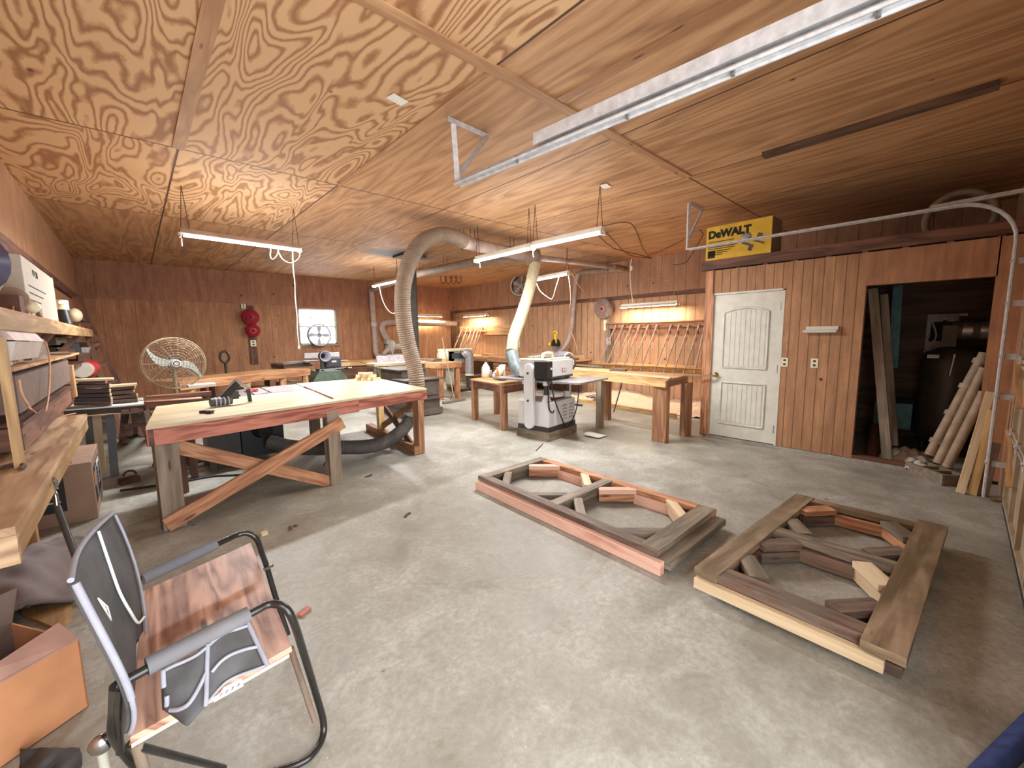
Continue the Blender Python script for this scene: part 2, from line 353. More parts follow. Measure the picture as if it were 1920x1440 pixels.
def smooth(pts, k=8):
    P = [V(p) for p in pts]; P = [P[0]*2-P[1]] + P + [P[-1]*2-P[-2]]; out = []
    for i in range(1, len(P)-2):
        for j in range(k):
            t = j/k; a, b, c, d = P[i-1:i+3]
            out.append(.5*((2*b) + (c-a)*t + (2*a-5*b+4*c-d)*t*t + (3*b-a-3*c+d)*t**3))
    return out + [P[-2]]
def resample(pts, step):
    out = [pts[0]]; acc = 0
    for a, b in zip(pts, pts[1:]):
        l = (b-a).length
        while acc + l >= step:
            t = (step-acc)/l; a = a + (b-a)*t; out.append(a.copy()); l = (b-a).length; acc = 0
        acc += l
    return out
def hose(mb, pts, r, step=.018, amp=.08, n=16):
    p = resample(smooth(pts, 14), step/2)
    return mb.tube(p, [r*(1+amp*(1 if i % 2 else -1)) for i in range(len(p))], n, smooth=False)
def cord(name, pts, r, mat, label, cat='cord', parent=None, group=None):
    mb = MB(); mb.tube(smooth(pts, 6), r, 6)
    if parent: return mb.build(name, mat, parent)
    return mb.build(name, mat, None, label, cat, group)
def RX(a): return Matrix.Rotation(a, 3, 'X')
def RY(a): return Matrix.Rotation(a, 3, 'Y')
def RZ(a): return Matrix.Rotation(a, 3, 'Z')
def text(body, size, mat, parent, origin, ux, uy, name='lettering', th=.001, bold=0, align='LEFT'):
    """letters as a mesh standing on a surface: origin, reading direction ux, up direction uy"""
    cu_ = bpy.data.curves.new('t', 'FONT'); cu_.body = body; cu_.size = size; cu_.extrude = th; cu_.offset = bold; cu_.align_x = align
    o = bpy.data.objects.new('t', cu_); C.objects.link(o); dg = bpy.context.evaluated_depsgraph_get(); dg.update()
    me = bpy.data.meshes.new_from_object(o.evaluated_get(dg)); bpy.data.objects.remove(o)
    ux = V(ux).normalized(); uy = V(uy).normalized(); uz = ux.cross(uy); o0 = ORG.get(parent.name, V((0, 0, 0))); og = V(origin)-o0
    me.transform(Matrix(((ux.x, uy.x, uz.x, og.x), (ux.y, uy.y, uz.y, og.y), (ux.z, uy.z, uz.z, og.z), (0, 0, 0, 1))))
    me.materials.clear(); me.materials.append(MATS[mat]); me.name = name
    b = bpy.data.objects.new(name, me); C.objects.link(b); b.parent = parent; ORG[b.name] = o0; return b
def ST(mb, name, mat, **k): return mb.build(name, mat, kind='structure', **k)
# ================================================================== SETTING
XL, XR, YB, YF, ZC = -.775, 8.8, 12.7, -.35, 3.24
ST(MB().span((XL-.1, YF-.1, -.12), (XR+.1, YB+.1, 0)), 'floor', 'concrete_floor')
cw = MB(); cp = MB()
xs = [XL-.1, .455, 1.865, 3.275, XR+.1]; ys = [YF-.1, 2.19, 4.92, 7.65, YB+.1]
for i in range(4):
    for j in range(4):
        wild = (i < 2 and j < 3)
        (cw if wild else cp).span((xs[i], ys[j], ZC), (xs[i+1], ys[j+1], ZC+.08))
ST(cw, 'ceiling', 'ceiling_wild'); ST(cp, 'ceiling', 'ceiling_plain')
b = MB(); b.span((-.7, 2.14, ZC-.014), (4.66, 2.23, ZC)); ST(b, 'trim_1', 'ceiling_trim')
b = MB(); b.span((.41, 2.24, ZC-.014), (.50, 4.9, ZC)); b.span((.42, -.2, ZC-.014), (.50, 2.13, ZC)); ST(b, 'trim_2', 'ceiling_trim')
b = MB(); b.span((2.42, -.3, ZC-.012), (2.5, 2.13, ZC)); b.span((1.85, 2.24, ZC-.01), (1.89, 4.9, ZC)); ST(b, 'trim_3', 'ceiling_trim')
# left wall
ST(MB().span((XL-.1, YF-.1, 0), (XL, YB+.1, 2.44)), 'wall_left', 'siding_right')
ST(MB().span((XL-.1, YF-.1, 2.44), (XL, YB+.1, ZC)), 'wall_left', 'ply_wall')
ST(MB().span((XL, YF, 2.30), (XL+.05, YB, 2.43)), 'trim_4', 'brown_wood')
# window wall
w0, w1, wz0, wz1 = 3.49, 4.52, 1.335, 2.36
b = MB(); b.span((XL, YB, 0), (w0, YB+.1, 2.44)); b.span((w1, YB, 0), (XR, YB+.1, 2.44)); b.span((w0, YB, 0), (w1, YB+.1, wz0)); b.span((w0, YB, wz1), (w1, YB+.1, 2.44))
ST(b, 'wall_back', 'siding_back')
ST(MB().span((XL, YB-.03, 2.43), (XR, YB+.1, ZC)), 'wall_back', 'siding_upper')
# right wall
ST(MB().span((XR, YF-.1, 0), (XR+.1, YB+.1, 2.44)), 'wall_right', 'siding_right')
ST(MB().span((XR-.05, YF, 2.44), (XR+.1, YB, ZC)), 'wall_right', 'siding_upper_right')
b = MB(); b.span((XR-.035, 2.55, 2.35), (XR, YB, 2.44)); ST(b, 'trim_5', 'brown_wood')
b = MB(); b.span((8.62, YB-.05, 0), (8.72, YB, 2.43)); ST(b, 'trim_6', 'brown_wood')
# front wall with a doorway added for fill light, and the closed sectional door
d0, d1 = -.62, 1.45
b = MB(); b.span((XL, YF-.1, 0), (d0, YF, ZC)); b.span((d0, YF-.1, 2.35), (d1, YF, ZC)); b.span((d1, YF-.1, 0), (1.8, YF, ZC)); b.span((1.8, YF-.1, 2.42), (5.45, YF, ZC)); b.span((5.45, YF-.1, 0), (XR, YF, ZC))
ST(b, 'wall_front', 'ply_wall')
# window: frame, muntins, pane
wn = ST(MB().span((w0, YB+.02, wz0), (w0+.04, YB+.08, wz1)).span((w1-.04, YB+.02, wz0), (w1, YB+.08, wz1)).span((w0, YB+.02, wz0), (w1, YB+.08, wz0+.04)).span((w0, YB+.02, wz1-.04), (w1, YB+.08, wz1)).span((w0, YB+.02, (wz0+wz1)/2-.025), (w1, YB+.07, (wz0+wz1)/2+.025)), 'window_1', 'white_paint')
g = MB()
for k in (1, 2): x = w0+(w1-w0)*k/3; g.span((x-.01, YB+.03, wz0), (x+.01, YB+.06, wz1))
for k in (1, 3): z = wz0+(wz1-wz0)*k/4; g.span((w0, YB+.03, z-.01), (w1, YB+.06, z+.01))
g.build('muntins', 'white_paint', wn)
MB().span((w0, YB+.042, wz0), (w1, YB+.046, wz1)).build('pane', 'window_glass', wn)
b = MB(); b.span((w1, YB-.015, wz0-.07), (w1+.06, YB, wz1+.05)); b.span((w0-.05, YB-.015, wz0-.07), (w0, YB, wz1+.05)); b.span((w0-.05, YB-.03, wz0-.08), (w1+.06, YB, wz0)); ST(b, 'trim_7', 'white_paint' if 0 else 'grey_post')
# partition with door and open store
PX = 6.14
b = MB()
b.span((PX, 2.44, .02), (PX+.1, 2.55, 2.40)); b.span((PX, 1.578, 2.06), (PX+.1, 2.44, 2.40)); b.span((PX, .78, .04), (PX+.1, 1.578, 2.40))
b.span((PX+.1, 2.45, .02), (XR, 2.55, 2.40))
ST(b, 'wall_partition', 'siding_partition'); b = MB(); b.span((PX, -.18, 2.035), (PX+.1, .78, 2.40)); b.span((PX, YF, .04), (PX+.1, -.17, 2.40)); ST(b, 'wall_partition', 'ply_partition')
b = MB()
b.span((PX-.03, -.33, 2.415), (PX+.09, 2.62, 2.54)); 
for k in range(9): y = -.2+k*.33; b.span((PX, y, 2.40), (PX+.08, y+.05, 2.415))
ST(b, 'trim_8', 'brown_wood')
b = MB(); b.span((PX+.09, YF, 2.41), (XR-.05, 2.6, 2.43)); ST(b, 'trim_9', 'beam_brown')
b = MB(); b.span((PX-.02, -.25, 0), (PX+.12, 2.5, .035)); ST(b, 'floor_kerb', 'concrete_floor')
b = MB(); b.span((PX+.0, -.18, .035), (PX+.09, .78, .075)); ST(b, 'trim_10', 'brown_wood')
ST(MB().span((PX-.02, 2.45, .02), (PX, 2.55, 2.4)).span((PX-.018, 2.43, .02), (PX, 2.46, 2.08)), 'trim_11', 'pine_orange')
# white casing and leaf of the door
ST(MB().span((PX-.006, 1.56, .03), (PX+.03, 1.588, 2.075)).span((PX-.006, 2.428, .03), (PX+.03, 2.445, 2.075)).span((PX-.006, 1.56, 2.055), (PX+.03, 2.445, 2.08)), 'trim_12', 'white_paint')
def door_leaf():
    y0, y1, z0, z1 = 1.592, 2.426, .045, 2.052; x = PX+.012
    d = MB(); d.span((x, y0, z0), (x+.035, y1, z1))
    o = ST(d, 'door_1', 'white_paint', bevel=.003)
    for (za, zb, arch) in ((1.04, 1.86, .06), (.24, .83, 0)):
        a, c = y0+.14, y1-.14; q = MB(); n = 10
        top = [(a+(c-a)*i/n, zb - arch*(2*i/n-1)**2) for i in range(n+1)]
        # moulding around the panel
        path = [V((x-.004, a, za))] + [V((x-.004, p, z)) for p, z in top] + [V((x-.004, c, za)), V((x-.004, a, za))]
        q.tube(path, .016, 6); q.build('panel_moulding', 'white_paint', o)
        pl = MB(); nb = 8
        for k in range(nb):
            u0_ = a+.03+(c-a-.06)*k/nb; u1_ = a+.03+(c-a-.06)*(k+1)/nb-.006
            zz = zb-.03 - arch*(2*((u0_+u1_)/2-a)/(c-a)-1)**2
            pl.span((x-.006, u0_, za+.03), (x+.002, u1_, zz))
        pl.build('panel', 'white_paint', o)
    kb = MB(); kc = V((x, y1-.065, .93)); kb.lathe([(.0, -.07), (.022, -.068), (.03, -.055), (.028, -.04), (.014, -.03), (.012, -.008), (.034, -.006), (.034, 0), (0, 0)], kc, RY(PI/2), 16)
    kb.build('door_knob', 'brass', o)
    for z in (.25, 1.05, 1.85):
        MB().span((x-.012, y0-.012, z-.05), (x, y0+.012, z+.05)).cyl((x-.012, y0, z-.05), (x-.012, y0, z+.05), .007).build('hinge', 'steel', o)
door_leaf()
# sectional garage door, closed
gd = ST(MB().span((1.78, -.45, .0), (5.46, -.405, 2.43)).span((1.8, -.40, .0), (5.42, -.345, .05)), 'door_2', 'black_plastic')  # black backing added behind the panels to block light through their gaps
for k in range(4):
    z = .05+k*.6; p = MB(); p.span((1.8, -.40, z), (5.42, -.365, z+.585)); po = p.build('door_panel', 'door_panel', gd)
    s_ = MB()
    for j in range(7): x = 1.84+j*.59; s_.span((x-.03, -.365, z+.01), (x+.03, -.34, z+.58))
    s_.span((1.82, -.365, z), (5.42, -.342, z+.03)); s_.span((1.82, -.365, z+.555), (5.42, -.342, z+.585)); s_.build('panel_frame', 'door_panel', po)
    f_ = MB()
    for j in range(6):
        x = 1.9+j*.59; n = 7
        for i in range(n): f_.span((x+.02+random.random()*.02, -.364, z+.05+i*.07), (x+.07+random.random()*.05, -.352, z+.12+i*.07))
    f_.build('insulation', 'foam_insul', po)
    if k:
        for j in range(7): x = 1.84+j*.59; MB().span((x-.035, -.34, z-.05), (x+.035, -.332, z+.05)).cyl((x-.03, -.33, z), (x+.03, -.33, z), .009, n=8).build('hinge', 'galvanised', gd)
st = MB(); st.beam((4.9, -.335, .35), (5.4, -.3, 1.9), .05, .02) if 0 else None
for j in range(3):
    z = .35+j*.6; MB().beam((5.42, -.325, z+.32), (4.75, -.325, z), .035, .012).build('brace', 'pine', gd)
# ================================================================== TRACKS
def track(name, x, y_end, z, label, y0, zf=.03):
    o = T(name, label, 'door track', (x, y0, zf))
    pts = [V((x, y0, zf)), V((x, y0+.0, z-.36))]
    arc = [V((x, y0+.36-.36*math.cos(a), z-.36+.36*math.sin(a))) for a in [PI/2*i/8 for i in range(1, 9)]]
    pts = pts + arc + [V((x, y_end, z))]
    for off, w, nm in ((-.037, .006, 'rail'), (.037, .006, 'rail')):
        b = MB(); b.tube([p+V((off, 0, 0)) for p in pts], .011, 6, smooth=False); b.build(nm, 'galvanised', o)
    b = MB()
    for p, q in zip(pts, pts[1:]): b.beam(p, q, .075, .006, up=(1, 0, 0) if 0 else ((0, 1, 0) if abs((q-p).normalized().z) > .7 else (0, 0, 1)))
    b.build('web', 'galvanised', o)
    return o
XT = 5.55; yv = at(1895, 560, 'x', XT).y; zt = at(1290, 468, 'x', XT).z; ye = at(1290, 468, 'x', XT).y
t2 = track('door_track', XT, ye, zt, 'galvanised garage door track curving down beside the store opening', -.24)
b = MB(); b.beam((XT+.05, -.33, zt+.05), (XT+.05, .3, zt+.03), .035, .035); b.build('bracket', 'galvanised', t2)
for z in (.35, .95, 1.3, 1.75, 2.1): MB().span((XT-.03, -.34, z-.03), (XT+.02, -.26, z+.02)).cyl((XT-.045, -.235, z), (XT+.02, -.235, z), .014, n=10).build('track_bolt', 'galvanised', t2)
def angle_hang(o, x, y, z, a, cx, cy):
    """punched angle irons holding the end of a track"""
    for p, q, nm in ((V((x, y, z)), V((x, y, ZC-.02)), 'hanger'), (V((x, y, ZC-.02)), V((cx, cy, ZC-.02)), 'hanger'), (V((cx, cy, ZC-.02)), V((x, y, z+.12)), 'hanger')):
        b = MB(); b.beam(p, q, .035, .004, up=(.3, .9, .2)); b.beam(p+V((0, .017, 0)), q+V((0, .017, 0)), .004, .03, up=(.3, .9, .2)); n = int((q-p).length/.06)
        b.build(nm, 'galvanised', o)
angle_hang(t2, XT, ye, zt, 0, XT+.45, ye+.02)
e1 = at(858, 344, 'z', 2.53); XT1 = e1.x
t1 = T('door_track', 'long galvanised garage door track hanging from the ceiling over the open floor', 'door track', (XT1, e1.y, 2.53))
for k, (p0, p1) in enumerate(((at(858, 344, 'z', 2.53), at(1687, 0, 'z', 2.53)),)):
    q = p1+(p1-p0)*.15
    b = MB(); b.beam(p0, q, .055, .006); b.beam(p0+V((.027, 0, .02)), q+V((.027, 0, .02)), .006, .045); b.build('web', 'galvanised', t1)
    for off in (-.027, .027): b = MB(); b.tube([p0+V((off, 0, -.008)), q+V((off, 0, -.008))], .009, 6); b.build('rail', 'galvanised', t1)
    s0 = p0+(q-p0)*.28; b = MB(); b.beam(s0+V((0, 0, .03)), q+V((0, 0, .03)), .05, .004); b.beam(s0+V((-.03, 0, .05)), q+V((-.03, 0, .05)), .004, .06); b.build('stiffener', 'galvanised', t1)
    for f in (.22, .5, .68, .85): c = p0+(q-p0)*f; MB().cyl(c+V((0, 0, .02)), c+V((0, 0, -.025)), .008, n=8).build('bolt', 'steel', t1)
hb = e1; ca = at(840, 222, 'z', ZC-.02); cb = at(915, 256, 'z', ZC-.02)
for p, q in ((hb, V((ca.x*.5+hb.x*.5, ca.y*.5+hb.y*.5, ZC-.02))),): pass
for p, q in ((hb, at(850, 232, 'y', e1.y+.02)), (ca, cb), (cb, hb+V((.02, .02, .06)))):
    b = MB(); b.beam(p, q, .035, .004, up=(.3, .9, .2)); b.beam(p+V((0, .016, 0)), q+V((0, .016, 0)), .004, .03, up=(.3, .9, .2)); b.build('hanger', 'galvanised', t1)
# ================================================================== LIGHTS
def fixture(name, p0, p1, label, mat_h='lamp_white', glowm_='tube_light', lit=True, chains=True, refl=.11, e=None, hood=True):
    p0 = V(p0); p1 = V(p1); c = (p0+p1)/2; o = T(name, label, 'light', c, 'fluorescent shop lights' if lit else None)
    d = (p1-p0).normalized(); s = d.cross(V((0, 0, 1))).normalized()
    b = MB(); b.beam(p0+V((0, 0, .045)), p1+V((0, 0, .045)), .06, .05); b.build('housing', mat_h, o)
    if hood:
        b = MB()
        for sg in (-1, 1): b.prism([p0+s*sg*.03+V((0, 0, .03)), p1+s*sg*.03+V((0, 0, .03)), p1+s*sg*refl+V((0, 0, -.015)), p0+s*sg*refl+V((0, 0, -.015))], (0, 0, .004))
        b.build('reflector', mat_h, o)
    for sg in (-1, 1) if hood else (0,):
        b = MB(); b.cyl(p0+s*sg*.035+d*.03, p1+s*sg*.035-d*.03, .017, n=10); b.build('tube', glowm_ if lit else 'white_paint', o)
    for q in (p0, p1): MB().box(q+V((0, 0, .01)), (.03, .03, .03)).beam(q-s*.05, q+s*.05, .012, .05).build('lampholder', 'lamp_white', o)
    if chains:
        for f in (.04, .96):
            q = p0+(p1-p0)*f; b = MB()
            for sg in (-1, 1): b.tube([q+V((0, 0, .07))+d*.04*sg, V((q.x, q.y, ZC))], .004, 5)
            b.build('chain', 'rust', o)
    if lit and e:
        l = bpy.data.lights.new('lamp', 'AREA'); l.shape = 'RECTANGLE'; l.size = (p1-p0).length*.95; l.size_y = .1; l.energy = e; l.color = (.97, .98, 1) if glowm_ == 'tube_light' else (1, .88, .66)
        lo = bpy.data.objects.new('lamp', l); C.objects.link(lo); lo.parent = o
        z = V((0, 0, 1)); x = d; y = z.cross(x); lo.matrix_world = Matrix(((x.x, y.x, z.x, c.x), (x.y, y.y, z.y, c.y), (x.z, y.z, z.z, c.z-.035), (0, 0, 0, 1)))
        lo.matrix_parent_inverse = Matrix.Identity(4); lo.matrix_local = Matrix(((x.x, y.x, z.x, 0), (x.y, y.y, z.y, 0), (x.z, y.z, z.z, -.035), (0, 0, 0, 1)))
    if lit and e and glowm_ == 'tube_light':
        for k in range(3):
            l = bpy.data.lights.new('bulb', 'POINT'); l.energy = e*.12; l.shadow_soft_size = .12; l.color = (.97, .98, 1)
            lo = bpy.data.objects.new('bulb', l); C.objects.link(lo); lo.parent = o; lo.location = (p1-p0)*(k-1)*.33+V((0, 0, -.08 if hood else -.12))
    return o
EL = 56
f1 = fixture('shop_light', at(338, 440, 'z', 2.7), at(563, 470, 'z', 2.7), 'brown-housed fluorescent light hanging on chains left of the flexible hose', 'lamp_housing', e=EL*1.9, hood=False)
f2 = fixture('shop_light', at(893, 490, 'z', 2.7), at(997, 466, 'z', 2.7), 'ceiling fluorescent light farther from the camera of the two hung end to end', 'lamp_white', e=EL, hood=False)
f3 = fixture('shop_light', at(999, 464, 'z', 2.7), at(1130, 436, 'z', 2.7), 'ceiling fluorescent light nearer the camera of the two hung end to end', 'lamp_white', e=EL, hood=False)
f4 = fixture('shop_light', at(1003, 526, 'z', 2.72), at(1066, 514, 'z', 2.72), 'small-looking fluorescent light behind the cream hose with looped white cord', 'lamp_white', e=EL*1.1, hood=False)
f5 = fixture('shop_light', at(701, 537, 'z', 2.75), at(747, 527, 'z', 2.75), 'fluorescent light behind the black stove pipe near the vertical duct', 'lamp_housing', e=EL*2, hood=False)
f6 = fixture('shop_light', (7.02, 12.3, 2.2), (7.98, 12.3, 2.2), 'lit fluorescent light on the window wall above the horizontal duct', 'lamp_white', 'tube_warm', chains=False, e=34)
f7 = fixture('shop_light', (8.5, 11.7, 2.18), (8.5, 10.45, 2.18), 'lit fluorescent light low on the right wall above the far clamp rack', 'lamp_white', 'tube_warm', chains=False, e=34)
f8 = fixture('shop_light', (8.5, 5.45, 2.14), (8.5, 4.1, 2.14), 'lit fluorescent light hung on cords above the near clamp rack', 'lamp_white', 'tube_warm', chains=False, e=34)
f9 = T('wall_light', 'unlit white tube light fixed to the panelled partition right of the white door', 'light', (6.1, 1.16, 1.54))
MB().span((6.10, .995, 1.545), (6.14, 1.31, 1.59)).build('housing', 'white_paint', f9); MB().cyl((6.085, 1.005, 1.53), (6.085, 1.335, 1.53), .02).span((6.09, 1.0, 1.525), (6.12, 1.32, 1.548)).build('tube', 'white_paint', f9)
# pull cords and wires of the lights
P = lambda x, y, z: V((x, y, z))
cA = [at(509, 462, 'y', 6.0), at(507, 480, 'y', 6.0), at(512, 486, 'y', 6.0), at(520, 478, 'y', 6.0), at(523, 466, 'y', 6.0)]
cord('light_cord', cA, .006, 'cord_white', '', parent=f1)
cord('light_cord', [at(521, 470, 'y', 6.02), at(530, 486, 'y', 6.02), at(545, 493, 'y', 6.02), at(560, 485, 'y', 6.02), at(564, 470, 'y', 6.02)], .006, 'cord_white', '', parent=f1)
cord('pull_cord', [at(340, 446, 'y', 5.99), at(341, 461, 'y', 5.99)], .007, 'cord_white', '', parent=f1)
o_ = cord('drop_cord', [at(549, 468, 'y', 6.05), at(550, 500, 'y', 6.05), at(553, 530, 'y', 6.05), at(554, 560, 'y', 6.05), at(557, 590, 'y', 6.05), at(558, 620, 'y', 6.05), at(560, 640, 'y', 6.05), at(561, 650, 'y', 6.05)], .007, 'cord_white', 'long white cord hanging from the chain-hung light down past the window')
MB().box(at(561, 651, 'y', 6.05), (.022, .022, .04)).build('plug', 'cord_white', o_)
cord('light_cord', [at(999, 470, 'y', 4.0), at(1000, 482, 'y', 4.0)], .006, 'cord_white', '', parent=f3)
cord('light_cord', [at(899, 492, 'y', 5.1), at(900, 502, 'y', 5.1)], .006, 'cord_white', '', parent=f2)
cord('light_cord', [at(1004, 528, 'y', 6.3), at(1012, 545, 'y', 6.3), at(1025, 556, 'y', 6.3), at(1035, 560, 'y', 6.3), at(1042, 540, 'y', 6.0), at(1048, 520, 'y', 5.8)], .009, 'cord_white', '', parent=f4)
cord('light_cord', [at(711, 538, 'y', 9.0), at(716, 560, 'y', 9.0), at(726, 580, 'y', 9.0), at(737, 588, 'y', 9.0), at(746, 583, 'y', 9.0)], .009, 'cord_white', '', parent=f5)
cord('light_cord', [V((8.5, 4.2, 2.19)), V((8.5, 4.25, 2.6)), at(1209, 520, 'x', 8.4), at(1209, 486, 'x', 8.4)], .006, 'cord_tan', '', parent=f8)
cord('light_cord', [V((8.5, 10.5, 2.2)), V((8.5, 10.45, 2.3)), V((8.74, 10.4, 2.34))], .006, 'cord_white', '', parent=f7)
cord('drop_cord', [at(1064, 440, 'x', 6.6), at(1063, 470, 'x', 6.6), at(1063, 500, 'x', 6.6), at(1068, 530, 'x', 6.6), at(1070, 560, 'x', 6.6), at(1068, 590, 'x', 6.6), at(1070, 620, 'x', 6.8), at(1078, 640, 'x', 6.8), at(1084, 665, 'x', 6.8)], .009, 'cord_tan', 'long tan cord hanging beside the small fluorescent light to the mitre saw')
o_ = cord('drop_cord', [at(1184, 486, 'x', 8.4), at(1182, 500, 'x', 8.4), at(1182, 525, 'x', 8.4), at(1184, 550, 'x', 8.4), at(1187, 568, 'x', 8.4)], .011, 'cord_white', 'white cord hanging from the ceiling above the near wall light')
MB().box(at(1184, 503, 'x', 8.4), (.05, .06, .1)).build('plug', 'cord_white', o_)
cord('drop_cord', [at(1072, 512, 'x', 7.0), at(1085, 535, 'x', 7.4), at(1100, 552, 'x', 7.8), at(1113, 567, 'x', 8.6)], .009, 'cord_tan', 'tan cord slanting from the small fluorescent light towards the round reel')
# loose dark wires across the ceiling
for k, pts in enumerate((
    [(1130, 424), (1165, 417), (1185, 421), (1196, 440), (1205, 465), (1216, 481)],
    [(1128, 426), (1150, 450), (1180, 478), (1220, 484)],
    [(1122, 442), (1145, 462), (1165, 470), (1200, 478), (1222, 484)],
    [(1216, 478), (1240, 470), (1284, 449)],
    [(1312, 430), (1318, 440), (1310, 455), (1295, 480), (1284, 493), (1262, 497)])):
    zz = [3.2, 3.2, 3.19, 3.2, 3.1][k]
    cord('ceiling_wire', [at(x, y, 'z', zz) for x, y in pts] if k < 4 else [at(x, y, 'x', 6.3) for x, y in pts], .007, 'cord_brown', ['dark wire arching from the near light end to the right wall', 'dark wire running straight from the near light end over the ceiling', 'lowest dark wire stapled under the ceiling towards the clamp wall', 'dark wire joining the knot of wires to the track hanger', 'loose dark wire drooping beside the yellow box'][k], 'wire')
wl = MB()
for x0 in (826, 836, 846, 856):
    zz = 3.2; wl.tube(smooth([at(x0, 518, 'z', 3.22), at(x0+1, 528, 'y', 10.4), at(x0+5, 532, 'y', 10.4), at(x0+9, 526, 'y', 10.4), at(x0+8, 518, 'z', 3.22)], 5), .012, 5)
wl.build('ceiling_wire', 'cord_brown', None, 'coil of dark wire loops hanging from the ceiling near the far corner', 'wire')
# ceiling odds and ends
o = MB(); p = at(1432, 292, 'z', ZC-.02); q = at(1875, 158, 'z', ZC-.02); o.beam(p, q, .1, .04); o.build('ceiling_board', 'plank_dark', None, 'dark brown board screwed flat under the plain ceiling near the garage door', 'board')
o = MB(); p = at(460, 385, 'z', ZC); 
def cflap(px, py, s, name, label):
    p = at(px, py, 'z', ZC-.012); MB().box(p, (s, s*.65, .004), .2).build(name, 'paper', None, label, 'paper')
cflap(745, 187, .13, 'paper_tag', 'white paper tag stuck on the wild-grained ceiling panel'); cflap(1135, 349, .14, 'paper_tag', 'small white paper tag on the plain ceiling left of the yellow box')
# ================================================================== DUCTS AND HOSES
def ring(mb, c, r, t=.006): mb.torus(c, r, t, RY(PI/2), 20, 6)
jn = at(1000, 482, 'z', 2.98)
d = T('dust_duct', 'long rigid grey-brown dust duct under the ceiling feeding the two hoses', 'duct', jn)
MB().tube(smooth([at(862, 450, 'z', 2.96), at(885, 458, 'z', 2.97), at(940, 470, 'z', 2.98), jn], 6), .10, 16).build('pipe', 'duct_pink', d)
MB().tube([jn, at(1085, 492, 'z', 3.02), at(1166, 504, 'z', 3.03)], .055, 12).build('pipe', 'duct_pink', d)
dz = 2.99; bp = V((5.56, 12.45, 2.98))
MB().tube([jn, at(885, 492, 'z', dz), at(780, 514, 'z', dz), bp+V((0, -.12, 0))], .085, 16).build('pipe', 'duct_brown', d)
MB().lathe([(.0, .12), (.13, .12), (.15, 0), (.13, -.14), (0, -.14)], jn, None, 18).build('junction', 'duct_brown', d)
for px_, py_ in ((886, 446), (866, 446), (835, 493), (790, 505), (960, 460), (1140, 492)):
    p = at(px_, py_, 'z', 3.1); MB().tube([V((p.x-.04, p.y, ZC)), p+V((-.05, 0, -.06)), p+V((0, 0, -.2)), p+V((.05, 0, -.06)), V((p.x+.04, p.y, ZC))], .006, 5).build('hanger_wire', 'rust', d)
MB().tube(smooth([bp+V((0, -.14, 0)), bp+V((0, -.03, -.01)), bp+V((0, 0, -.12))], 5) + [V((5.6, 12.45, 1.2))] + smooth([V((5.6, 12.45, 1.15)), V((5.61, 12.42, .98)), V((5.75, 12.35, .9)), V((6.0, 12.25, .93))], 6), .085, 16).build('drop_pipe', 'duct_pink', d)
MB().cyl((5.585, 12.45, 1.86), (5.585, 12.45, 1.98), .1).build('coupling', 'carton_white', d)
d = T('dust_duct', 'pinkish narrow dust duct doubling back and dropping down the right wall', 'duct', (8.6, 6.9, 3.0))
c0 = at(1170, 505, 'x', 8.6)
MB().tube([at(1150, 500, 'z', 3.03), c0+V((-.05, -.05, 0))] + [c0, at(1120, 509, 'x', 8.62), at(1090, 511, 'x', 8.62), at(1082, 516, 'x', 8.6)], .06, 12).build('pipe', 'duct_brown', d)
MB().tube(smooth([at(1084, 514, 'x', 8.6), at(1080, 530, 'x', 8.6), at(1075, 580, 'x', 8.6), at(1070, 622, 'x', 8.55), at(1062, 645, 'x', 8.5), at(1048, 662, 'x', 8.4), at(1040, 668, 'x', 8.3)], 8), .06, 12).build('drop_pipe', 'duct_pink', d)
d = T('dust_duct', 'horizontal cream duct along the window wall from the blower to the corner', 'duct', (7.2, 12.3, 1.95))
MB().tube(smooth([V((5.98, 12.35, 1.42)), V((5.86, 12.35, 1.6)), V((5.80, 12.35, 1.8)), V((5.88, 12.35, 1.95)), V((6.1, 12.35, 1.99))], 6) + [V((7.2, 12.35, 1.97)), V((8.62, 12.4, 1.97))], .095, 16).build('pipe', 'duct_pink', d)
MB().cyl((5.97, 12.35, 1.36), (5.96, 12.35, 1.44), .115).build('coupling', 'duct_pink', d)
# hose 1 : big flexible hose behind the assembly table, through to the extractor below it
h1 = [at(872, 452, 'z', 2.96), at(848, 443, 'y', 5.2), at(823, 441, 'y', 5.2), at(795, 452, 'y', 5.2), at(776, 474, 'y', 5.2), at(763, 505, 'y', 5.2), at(755, 545, 'y', 5.2), at(756, 590, 'y', 5.2), at(764, 640, 'y', 5.2), at(775, 680, 'y', 5.15), at(781, 712, 'y', 5.1), at(781, 745, 'y', 5.1), at(774, 775, 'y', 5.1), at(757, 803, 'y', 5.08), at(728, 826, 'y', 5.0), at(690, 837, 'y', 4.95), at(640, 839, 'y', 5.0), at(590, 840, 'y', 5.2), at(545, 838, 'y', 5.45), at(505, 828, 'y', 5.62)]
d = T('flexible_hose', 'big tan corrugated hose arching from the ceiling duct down behind the plywood-topped table', 'hose', h1[10])
hose(MB(), h1[:13], .108, .03, .05).build('hose_wall', 'hose_tan', d)
hose(MB(), h1[12:], .085, .03, .05).build('lower_hose', 'hose_black', d)
for q in (h1[0], h1[12]): MB().cyl(q+V((0, 0, -.03)), q+V((0, 0, .03)), .116).build('clamp_band', 'galvanised', d) if q is h1[12] else None
